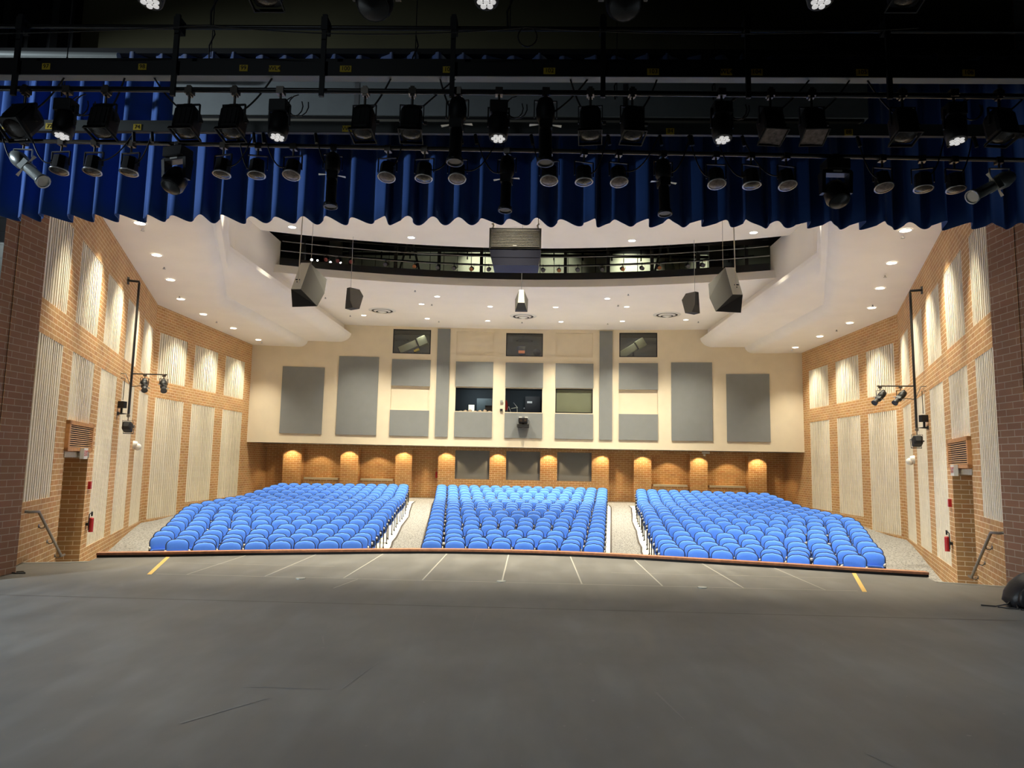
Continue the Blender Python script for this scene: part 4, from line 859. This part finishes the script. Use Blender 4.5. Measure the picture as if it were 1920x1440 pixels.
for i, x in enumerate((-4.57, -3.03, -1.61, -.38, 1.03, 2.37, 3.66)):
    mb = MB(); mb.box((x-.022, 6.17, 5.20), (x+.022, 6.20, 6.02)); mb.box((x-.03, 6.16, 5.86), (x+.03, 6.28, 5.99)); tag(mb.build('hanger_bar', 'black'), 'flat black hanger bar holding the numbered strip, %s from the left' % ORD[i], 'hanger', 'hanger bars of the numbered strip')
def droop(a, b, sag, N=12): a = Vector(a); b = Vector(b); return [a.lerp(b, t/N)-Vector((0, 0, sag*4*(t/N)*(1-t/N))) for t in range(N+1)]
mb = MB(); mb.tube(droop((-7, 6.1, 5.80), (-2.7, 6.1, 5.86), .06), .006); mb.tube(droop((-2.7, 6.1, 5.86), (.3, 6.1, 5.84), .08), .006); mb.tube(droop((.3, 6.1, 5.84), (3.9, 6.1, 5.84), .06), .006); tag(mb.build('slack_cable', 'cable'), 'slack black cable swagged along the upper rail', 'cable')
mb = MB(); mb.tube([(.32+.09*math.cos(t*.5), 6.15, 5.78+.1*math.sin(t*.5)) for t in range(26)], .006); tag(mb.build('coiled_cable', 'cable'), 'coil of black cable hanging at the middle of the upper rail', 'cable')
rnd = random.Random(3)
for i, (k, x) in enumerate(E2):
    if k in 'PQET':
        x2 = x+rnd.uniform(.18, .5)*rnd.choice((-1, 1)); mb = MB(); mb.tube(droop((x2, 7.57, 5.53), (x, 7.56, pipe2z(x)-.2), rnd.uniform(.12, .26)), .008, 5)
        mb.cyl((x2, 7.55, 5.50), (x2+.02, 7.54, 5.38), .02, 8)
        tag(mb.build('power_cable', 'cable'), 'drooping black cable feeding the %s lamp on the farther pipe' % ORD[i], 'cable', 'drooping cables of the farther pipe')
for i, (k, x) in enumerate(E1):
    if k in 'FGES':
        x2 = x+rnd.uniform(.15, .4)*rnd.choice((-1, 1)); mb = MB(); mb.tube(droop((x2, 6.27, 5.43), (x, 6.27, 5.06), rnd.uniform(.0, .08)), .009, 5)
        tag(mb.build('power_cable', 'cable'), 'black cable feeding the %s lamp on the nearer pipe' % ORD[i], 'cable', 'cables of the nearer pipe')
for i, (x, y, z0) in enumerate(((-2.72, 6.25, 5.95), (-1.0, 7.6, 6.3), (-4.6, 6.9, 5.6), (-3.6, 8.0, 6.7), (.15, 6.25, 5.95), (1.4, 8.2, 6.3), (2.6, 8.2, 6.3))):
    mb = MB(); mb.cyl((x, y, z0), (x, y, 12.4), .006, 5); mb.tube([(x-.02, y, z0-.02), (x-.03, y, z0+.15), (x+.03, y, z0+.3), (x, y, z0+.42)], .010, 5); tag(mb.build('chain', 'cable'), 'thin dark rigging line with shackle above the pipes, %s from the left' % ('third', 'fourth', 'first', 'second', 'fifth', 'sixth', 'seventh')[i], 'rigging line', 'rigging lines')
# projection screen case
r = empty('screen_case', (0, 8.6, 6.1), 0, 'long pale projection screen case hanging behind the lamps', 'screen case')
mb = MB(); mb.box((-4.33, -.05, .14), (4.62, .25, .60)); mb.build('case', 'screen_box', r)
mb = MB(); mb.box((-4.3, -.02, .10), (4.58, .2, .14)); mb.build('slot', 'black', r)
mb = MB(); mb.add([(-4.1, -.03, 0), (4.35, -.03, 0), (4.55, -.03, .10), (-4.1, -.03, .10), (-4.1, .2, 0), (4.35, .2, 0), (4.55, .2, .10), (-4.1, .2, .10)], [(0, 1, 2, 3), (4, 5, 6, 7), (0, 1, 5, 4), (1, 2, 6, 5), (2, 3, 7, 6), (3, 0, 4, 7)]); mb.build('flange', 'beige_case', r)
mb = MB()
for x in (-1.95, 1.52): mb.box((x, -.055, .15), (x+.06, -.05, .58))
mb.build('joint_strip', 'steel', r)
# blue curtain
mb = MB(); N = 900; P = []; x0, x1 = -9.0, 9.0; rnd = random.Random(11); ph = [rnd.uniform(-.9, .9) for _ in range(80)]; am = [rnd.uniform(.6, 1.25) for _ in range(80)]
for i in range(N+1):
    t = x0+(x1-x0)*i/N; u_ = t/.36; k = int(math.floor(u_))+40; f_ = u_-math.floor(u_)
    a0 = am[k]; g = ph[k]*.25
    sh = math.sin(2*PI*f_+g*math.sin(2*PI*f_)); y = 9.3-.105*a0*sh-.03*math.sin(4*PI*f_)*ph[k]; x = t+.075*math.sin(2*PI*f_)*ph[k+1]
    big = .05*math.sin(t*1.7)
    for z, wv in ((5.10, 1.0), (5.45, .98), (6.2, .9), (7.0, .8), (7.52, .7)):
        P.append((x, 9.3+(y-9.3)*wv+big*.3, z+(.02*sh if z < 5.2 else 0)))
mb.add(P, [(i*5+j, (i+1)*5+j, (i+1)*5+j+1, i*5+j+1) for i in range(N) for j in range(4)], None, 0, True)
o = mb.build('stage_curtain', 'velvet'); o.modifiers.new('thickness', 'SOLIDIFY').thickness = .006; tag(o, 'wide pleated blue velvet border curtain hanging across the stage opening', 'curtain')
mb = MB(); mb.box((-9.1, 9.22, 7.5), (9.1, 9.38, 7.58)); tag(mb.build('curtain_batten', 'black'), 'black batten along the top of the blue curtain', 'batten')
mb = MB(); P = []
for i in range(61):
    x = -11.5+4.95*i/60; P += [(x, 9.6+.08*math.sin(i*1.4), 5.6), (x, 9.6+.08*math.sin(i*1.4), 12.3)]
mb.add(P, [(2*i, 2*i+2, 2*i+3, 2*i+1) for i in range(60)]); tag(mb.build('black_drape', 'black'), 'tall black drape at the upper left beside the olive wall', 'curtain')

# ---------------------------------------------------------------- hanging loudspeakers
SPK = {'a': (-4.946, 15.0, 5.532), 'b': (-4.732, 15.0, 5.535), 'c': (-4.704, 15.45, 6.265), 'd': (-4.916, 15.45, 6.264), 'e': (-4.916, 15.05, 5.142), 'f': (-4.437, 15.3, 5.222), 'g': (-4.437, 15.9, 5.996), 'k': (-4.382, 15.6, 5.593), 'h': (-4.68, 16.0, 6.14), 'j': (-4.884, 15.9, 5.457)}
def big_speaker(sd):
    side = 'left' if sd < 0 else 'right'
    r = empty('loudspeaker', (sd*4.6, 15.2, 5.12), 0, 'large grey loudspeaker hung on white cables, %s side of the front ceiling' % side, 'loudspeaker')
    F = {k: Vector((-sd*p[0], p[1], p[2])) for k, p in SPK.items()}
    def poly(names, ks, m_, nm):
        mb = MB(); mb.add([F[k]-Vector(r.location) for k in names], ks); return mb.build(nm, m_, r)
    poly('abcd', [(0, 1, 2, 3)], 'speaker_lit', 'rear_panel'); poly('abfe', [(0, 1, 2, 3)], 'speaker_dark', 'lower_panel')
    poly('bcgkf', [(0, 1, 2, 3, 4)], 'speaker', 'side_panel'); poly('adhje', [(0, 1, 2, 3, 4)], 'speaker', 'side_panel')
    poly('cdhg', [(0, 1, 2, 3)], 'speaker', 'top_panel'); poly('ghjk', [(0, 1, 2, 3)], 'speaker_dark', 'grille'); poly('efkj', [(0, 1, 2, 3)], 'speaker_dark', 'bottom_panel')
    mb = MB(); c = (F['a']*.72+F['b']*.0+F['c']*.28)-Vector(r.location)+Vector((sd*-.03, -.012, -.02)); mb.box((c.x-.05, c.y-.004, c.z+.05), (c.x+.05, c.y, c.z+.075)); mb.box((c.x-.025, c.y-.004, c.z+.0), (c.x+.02, c.y, c.z+.02)); mb.build('connector_plate', 'black', r)
    mb = MB(); mb.cyl((sd*.19 if sd > 0 else -.19, -.22, .56), (sd*.14, -.22, 4.25), .012, 6); mb.cyl((sd*-.07, -.2, 1.0), (sd*-.07, -.2, 4.25), .005, 5); mb.build('hanging_cable', 'white_cable', r)
for sd in (-1, 1): big_speaker(sd)
def small_speaker(x, y, z, s, turn, label):
    r = empty('loudspeaker', (x, y, z), turn, label, 'loudspeaker')
    # seen from behind: narrow back, coloured as lit when unturned, dark sloping underside
    P = {'a': (-.10, 0, .22), 'b': (.10, 0, .22), 'c': (.07, 0, .62), 'd': (-.07, 0, .62), 'e': (-.17, .05, 0), 'f': (.17, .05, 0), 'g': (.20, .42, .42), 'h': (-.20, .42, .42), 'i': (.19, .3, .0), 'j': (-.19, .3, .0), 'k': (.1, .35, .62), 'l': (-.1, .35, .62)}
    P = {k: Vector(v)*s for k, v in P.items()}
    def poly(names, fs, m_, nm): mb = MB(); mb.add([P[k] for k in names], fs); mb.build(nm, m_, r)
    poly('abcd', [(0, 1, 2, 3)], 'speaker_lit' if turn == 0 else 'speaker_dark', 'rear_panel'); poly('abfe', [(0, 1, 2, 3)], 'speaker_dark', 'lower_panel')
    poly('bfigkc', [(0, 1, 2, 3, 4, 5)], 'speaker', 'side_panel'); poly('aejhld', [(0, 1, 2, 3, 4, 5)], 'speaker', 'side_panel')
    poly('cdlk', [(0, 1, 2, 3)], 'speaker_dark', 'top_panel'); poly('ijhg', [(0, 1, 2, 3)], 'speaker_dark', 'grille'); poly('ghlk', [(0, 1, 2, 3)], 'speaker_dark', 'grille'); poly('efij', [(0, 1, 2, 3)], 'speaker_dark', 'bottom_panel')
    mb = MB(); mb.cyl((0, .1, .6*s), (0, .1, (9.4 if y < 24 else 8.33)-z), .008, 5); mb.build('hanging_cable', 'steel', r)
small_speaker(.04, 20.8, 6.42, 1.0, 0, 'small loudspeaker hanging on a rod at the centre below the navy cluster')
small_speaker(-5.85, 23.0, 6.90, 1.12, -.6, 'small dark loudspeaker hanging left of centre beyond the large one')
small_speaker(5.85, 23.0, 6.90, 1.12, .6, 'small dark loudspeaker hanging right of centre beyond the large one')
r = empty('speaker_cluster', (.01, 14.3, 5.93), 0, 'navy speaker cluster with perforated grey grille hung at the centre', 'loudspeaker')
mb = MB(); mb.add([(-.46, 0, 0), (.49, 0, 0), (.54, .0, .355), (-.545, 0, .355), (-.46, .6, 0), (.49, .6, 0), (.54, .7, .355), (-.545, .7, .355)], [(0, 1, 2, 3), (4, 5, 6, 7), (0, 1, 5, 4), (1, 2, 6, 5), (2, 3, 7, 6), (3, 0, 4, 7)]); mb.box((-.50, -.004, .17), (.52, 0, .18)); mb.build('cabinet', 'navy', r)
mb = MB(); mb.box((-.55, -.01, .36), (.545, .7, .80)); mb.build('frame', 'speaker', r)
mb = MB(); mb.box((-.51, -.014, .39), (.51, -.008, .77))
for k in range(11): mb.box((-.51, -.02, .395+.034*k), (.51, -.012, .40+.034*k))
mb.build('grille', 'mesh_grey', r)
mb = MB(); mb.box((-.05, -.025, .40), (.03, -.02, .425)); mb.build('badge', 'white', r)
mb = MB()
for s in (-1, 1): mb.cyl((s*.48, .3, .8), (s*.48, .3, 3.45), .008, 5); mb.tube([(s*.48, 0, .8), (s*.46, 0, .86), (s*.50, 0, .9)], .02, 5)
mb.build('hanging_cable', 'white_cable', r)

# ---------------------------------------------------------------- hanging lamp pipes on the side walls
K['C'] = fixture_ellipsoidal('ellipsoidal_light', -.8, 'black', .35, .10); K['B'] = fixture_fresnel('box_light', 1.2, 'lens', 1.15)
for sd in (-1, 1):
    side = 'left' if sd < 0 else 'right'
    p0 = Vector(WP(sd, 'A', 7.35, 6.57, 0)); p1 = Vector(WP(sd, 'A', 7.35, 6.57, .29)); p2 = Vector(WP(sd, 'A', 7.45, 2.93, .27)); p3 = Vector(WP(sd, 'A', 7.45, 2.93, 0))
    r = empty('lamp_boom', p0, 0, 'tall black pipe boom standing off the %s brick wall' % side, 'boom')
    q = lambda v: Vector(v)-p0
    mb = MB(); mb.tube([q(p0), q(p1), q(p1)+Vector((0, 0, -.05)), q(p2), q(p3)], .033, 8); mb.build('pipe', 'black_gloss', r)
    mb = MB(); mb.box((-.02, -.06, -.1), (.02, .06, .1)); c = q(p3); mb.box((c.x-.02, c.y-.06, c.z-.05), (c.x+.02, c.y+.06, c.z+.05)); mb.build('wall_plate', 'black_gloss', r)
    m0 = p1.lerp(p2, .70); arm = m0+Vector((-sd*1.0, -.05, -.02)); mb = MB(); mb.cyl(q(m0), q(arm), .017, 8); mb.build('cross_arm', 'black_gloss', r)
    mb = MB(); mb.tube([q(Vector(WP(sd, 'A', 7.5, 4.02, 0))), q(Vector(WP(sd, 'A', 7.5, 4.02, .12))), q(m0+Vector((0, 0, -.35))), q(arm.lerp(m0, .5)+Vector((0, 0, -.3)))], .010, 5)
    mb.tube([q(Vector(WP(sd, 'A', 7.55, 3.9, 0))), q(Vector(WP(sd, 'A', 7.55, 3.9, .1))), q(Vector(WP(sd, 'A', 7.5, 3.3, .1)))], .010, 5); mb.build('cable', 'cable', r)
    for j, f in enumerate((.38, .92)):
        o = copy_tree(K['C']); o.location = m0.lerp(arm, f)-Vector((0, 0, .03)); o.rotation_euler = (0, 0, -sd*.9); tag(o, 'small black ellipsoidal lamp on the %s wall boom, %s' % (side, ('the one nearer the pipe', 'the one farther from the pipe')[j]), 'stage light')
    o = copy_tree(K['B']); o.location = p2+Vector((0, 0, -.05)); o.rotation_euler = (0, 0, -sd*.3); tag(o, 'black box lamp hanging at the foot of the %s wall boom' % side, 'stage light')
    mb = MB(); c = p3.lerp(p2, .35); mb.box((c.x-.09, c.y-.08, c.z+.15), (c.x+.09, c.y+.08, c.z+.33)); mb.cyl(c, c+Vector((0, 0, .15)), .03, 8); tag(mb.build('junction_box', 'black'), 'small black box standing on the foot of the %s wall boom' % side, 'junction box')
for k in ('C', 'B'):
    def kill(o):
        for ch in list(o.children): kill(ch)
        bpy.data.objects.remove(o)
    kill(K[k])
# small lamps along the catwalk
XC = [-7.15, -6.75, -6.3, -5.1, -4.05, -3.2, -2.6, -1.95, 0.05, .75, 1.35, 2.05, 2.95, 3.7, 4.4, 5.0, 6.0, 6.5, -.7, -1.3]
mr = mat('red_gel', (.22, .035, .045), .4); ma = mat('amber_gel', (.35, .14, .05), .4); mg = mat('grey_lens', (.09, .09, .12), .3)
proto = {}
for nm, mm, lb in (('r', mr, 'red'), ('a', ma, 'amber'), ('g', mg, 'grey')):
    r = empty('catwalk_light'); mb = MB(); mb.cyl((0, .12, .05), (0, -.10, -.04), .085, 12, .075); mb.cyl((0, 0, .05), (0, 0, .22), .012, 6); mb.build('housing', 'black', r)
    mb = MB(); mb.cyl((0, -.10, -.04), (0, -.106, -.043), .07, 12); mb.build('lens', mm, r)
    mb = MB(); mb.tube([(-.10, 0, .0), (-.10, 0, .14), (.10, 0, .14), (.10, 0, 0)], .008, 5); mb.build('yoke', 'steel', r); proto[nm] = (r, lb)
usedc = set()
for i, x in enumerate(sorted(XC)):
    nm = 'rrr'[i] if i < 3 else ('a' if i in (4, 7, 9, 12, 15, 17) else 'g')
    o = proto[nm][0] if nm not in usedc else copy_tree(proto[nm][0]); usedc.add(nm)
    o.location = (x, carc(x, .28), 9.05); tag(o, 'small %s lensed lamp on the catwalk rail, %s from the left' % (proto[nm][1], ORD[i]), 'stage light', 'lamps along the catwalk rail')

# ---------------------------------------------------------------- backpack and loose cable
r = empty('backpack', (7.23, 10.0, 0), 0, 'black backpack lying on the stage floor at the right edge', 'backpack')
mb = MB(); R_ = []
for z, a, b, dx in ((.0, .26, .17, 0), (.06, .32, .21, 0), (.18, .31, .21, .02), (.30, .26, .19, .05), (.40, .18, .14, .09), (.46, .08, .07, .12)):
    R_.append([(dx+a*abs(math.cos(t))**.7*(1 if math.cos(t) > 0 else -1), b*abs(math.sin(t))**.8*(1 if math.sin(t) > 0 else -1), z+.015*math.sin(3*t)) for t in [2*PI*k/24 for k in range(24)]])
mb.rings(R_); mb.build('body', 'bag', r)
mb = MB(); R_ = []
for z, a in ((.03, .2), (.10, .24), (.2, .22), (.27, .14)): R_.append([(-.02+a*math.cos(PI*k/10), -.19-.06*math.sin(PI*k/10)*a/.24, z) for k in range(11)]+[(-.02+a*math.cos(PI*k/10), -.16, z) for k in range(10, -1, -1)])
mb.rings(R_); mb.build('pocket', 'bag', r)
mb = MB()
for q_ in (-.06, .12): mb.tube([(q_-.10, -.20, .05), (q_-.08, -.25, .16), (q_-.02, -.22, .30), (q_+.06, -.12, .43), (q_+.08, .0, .47)], .018, 6)
mb.build('shoulder_strap', 'bag', r)
mb = MB(); mb.tube([(-.2, -.17, .08), (-.17, -.21, .2), (-.1, -.2, .33), (0, -.15, .42)], .008, 5); mb.build('zipper', 'steel', r)
for pts in ([(-.28, -.05, .08), (-.35, -.1, .05), (-.5, -.08, .012), (-.66, -.02, .012)], [(-.25, -.12, .05), (-.3, -.22, .012), (-.42, -.2, .012), (-.5, -.12, .012)], [(-.05, -.2, .03), (-.12, -.3, .012), (-.3, -.28, .012)]):
    mb = MB()
    for a, b in zip(pts, pts[1:]): mb.cyl(a, b, .009, 6)
    mb.build('strap', 'bag', r)
mb = MB(); mb.tube([(-7.42, 10.75, .01), (-7.3, 10.74, .02), (-7.22, 10.66, .012), (-7.33, 10.62, .012), (-7.42, 10.66, .012)], .010, 6); tag(mb.build('loose_cable', 'cable'), 'short loose dark cable on the stage beside the left brick column', 'cable')

# ---------------------------------------------------------------- theatre seats
def shape(wb, wt, z0, z1, n=7, rr=.16):
    # outline of a back cushion, straight sides and a rounded top, listed counter-clockwise
    p = [(-wb*.86, z0), (wb*.86, z0), (wb*.97, z0+.03), (wb, z0+.10)]
    for k in range(n+1):
        t = PI/2*k/n; p.append((wt-rr+rr*math.cos(t)**.9, z1-rr*.86+rr*.86*math.sin(t)))
    for k in range(1, 4): x = (wt-rr)*(1-k/2); p.append((x, z1+.012*(1-(x/(wt-rr))**2))) if k < 3 else None
    for k in range(n, -1, -1):
        t = PI/2*k/n; p.append((-(wt-rr+rr*math.cos(t)**.9), z1-rr*.86+rr*.86*math.sin(t)))
    p += [(-wb, z0+.10), (-wb*.97, z0+.03)]
    return p
def seat_proto():
    r = empty('theatre_seat'); lean = Matrix.Rotation(-.20, 3, 'X'); piv = Vector((0, .12, .42))
    def T(x, y, z): return tuple(lean @ (Vector((x, y, z))-piv)+piv)
    out = shape(.225, .235, .36, .83)
    cx, cz = 0, .62
    def ring(y, k): return [T(cx+(x-cx)*k, y, cz+(z-cz)*k) for x, z in out]
    mb = MB(); mb.rings([ring(.14, .985), ring(.10, .985), ring(.078, .95), ring(.064, .84), ring(.056, .55), ring(.054, .15)], cap0=False); mb.build('backrest', 'seat_blue', r)
    mb = MB(); mb.rings([ring(.105, 1.04), ring(.125, 1.07), ring(.165, 1.05), ring(.18, .9)]); mb.build('back_shell', 'seat_shell', r)
    # tipped-up seat pan
    so = [(-.20, .30), (.20, .30), (.225, .34), (.225, .50), (.19, .54), (-.19, .54), (-.225, .50), (-.225, .34)]
    q = Matrix.Rotation(-.12, 3, 'X'); pv = Vector((0, .05, .34))
    def S(x, y, z): return tuple(q @ (Vector((x, y, z))-pv)+pv)
    mb = MB(); mb.rings([[S(x*k, y, .42+(z-.42)*k) for x, z in so] for y, k in ((.045, .8), (.03, 1), (-.02, 1), (-.045, .93))]); mb.build('seat', 'seat_under', r)
    mb = MB(); mb.box((-.20, -.052, .35), (.20, -.040, .50), q, pv-q @ pv); mb.build('seat_pan', 'seat_shell', r)
    for s in (-1, 1):
        mb = MB(); x = s*.247
        mb.box((x-.012, .02, .02), (x+.012, .09, .56)); mb.box((x-.018, -.12, 0), (x+.018, .2, .025)); mb.build('leg', 'black', r)
        mb = MB(); mb.box((x-.019, -.17, .565), (x+.019, .14, .60)); mb.build('armrest', 'arm', r, )
    return r
SEAT = seat_proto(); first = True
BL = {-1: 'left block', 0: 'centre block', 1: 'right block'}
rest = []
def row_points(i, xa, xb):
    # equal spacing along the curve
    N = 60; pts = [(xa+(xb-xa)*k/N, row_y(i, xa+(xb-xa)*k/N)) for k in range(N+1)]
    L = [0]
    for a, b in zip(pts, pts[1:]): L.append(L[-1]+math.hypot(b[0]-a[0], b[1]-a[1]))
    n = max(2, round(L[-1]/(.555-.0024*i))+1); res = []
    for k in range(n):
        t = L[-1]*k/(n-1); j = min(max([q for q in range(N) if L[q] <= t]), N-1); f = (t-L[j])/(L[j+1]-L[j]); res.append((pts[j][0]*(1-f)+pts[j+1][0]*f, pts[j][1]*(1-f)+pts[j+1][1]*f))
    return res
NIND = 0
for i in range(20):
    for b in (-1, 0, 1):
        xa, xb = (-CX[i], CX[i]) if b == 0 else ((-OUT[i], -IN[i]) if b < 0 else (IN[i], OUT[i]))
        pts = row_points(i, xa, xb)
        for k, (x, y) in enumerate(pts):
            z = zprof(17.15+.86*i)+.012; rz = math.asin(-x/Rrow(17.15+.86*i))
            if i < 10 and NIND < 300:
                if first: o = SEAT; first = False
                else: o = copy_tree(SEAT)
                o.location = (x, y, z); o.rotation_euler = (0, 0, rz); NIND += 1
                rn = 'front row' if i == 0 else ORD[i]+' row'
                tag(o, 'blue tip-up theatre seat, %s from left, %s of the %s' % (ORD[k], rn, BL[b]), 'theatre seat', 'blue theatre seats, ten front rows')
            else: rest.append((x, y, z, rz))
# the rows beyond the 300 nearest seats: one mass
V = []; F = []; MI = []; SMo = []; mats = ['seat_blue', 'seat_shell', 'seat_under', 'black', 'arm']
mi_of = {'backrest': 0, 'back_shell': 1, 'seat': 2, 'seat_pan': 1, 'leg': 3, 'armrest': 4}
src = []
for ch in SEAT.children:
    nm = ch.name.split('.')[0]; me = ch.data
    src.append((mi_of[nm], [v.co.copy() for v in me.vertices], [tuple(p.vertices) for p in me.polygons], [p.use_smooth for p in me.polygons]))
for (x, y, z, rz) in rest:
    T_ = Matrix.Translation((x, y, z)) @ Matrix.Rotation(rz, 4, 'Z')
    for mi, vs, fs, sm_ in src:
        b0 = len(V); V += [tuple(T_ @ v) for v in vs]; F += [tuple(b0+q for q in f) for f in fs]; MI += [mi]*len(fs); SMo += sm_
me = bpy.data.meshes.new('rear_seat_rows'); me.from_pydata(V, [], F)
for q in mats: me.materials.append(M[q])
me.polygons.foreach_set('material_index', MI); me.polygons.foreach_set('use_smooth', SMo); me.update()
o = bpy.data.objects.new('rear_seat_rows', me); COL.objects.link(o); tag(o, 'the many blue theatre seats of the ten rear rows, up to the brick wall', 'theatre seats', 'blue theatre seats, rear rows', 'stuff')
print('seats individual', NIND, 'rest', len(rest))
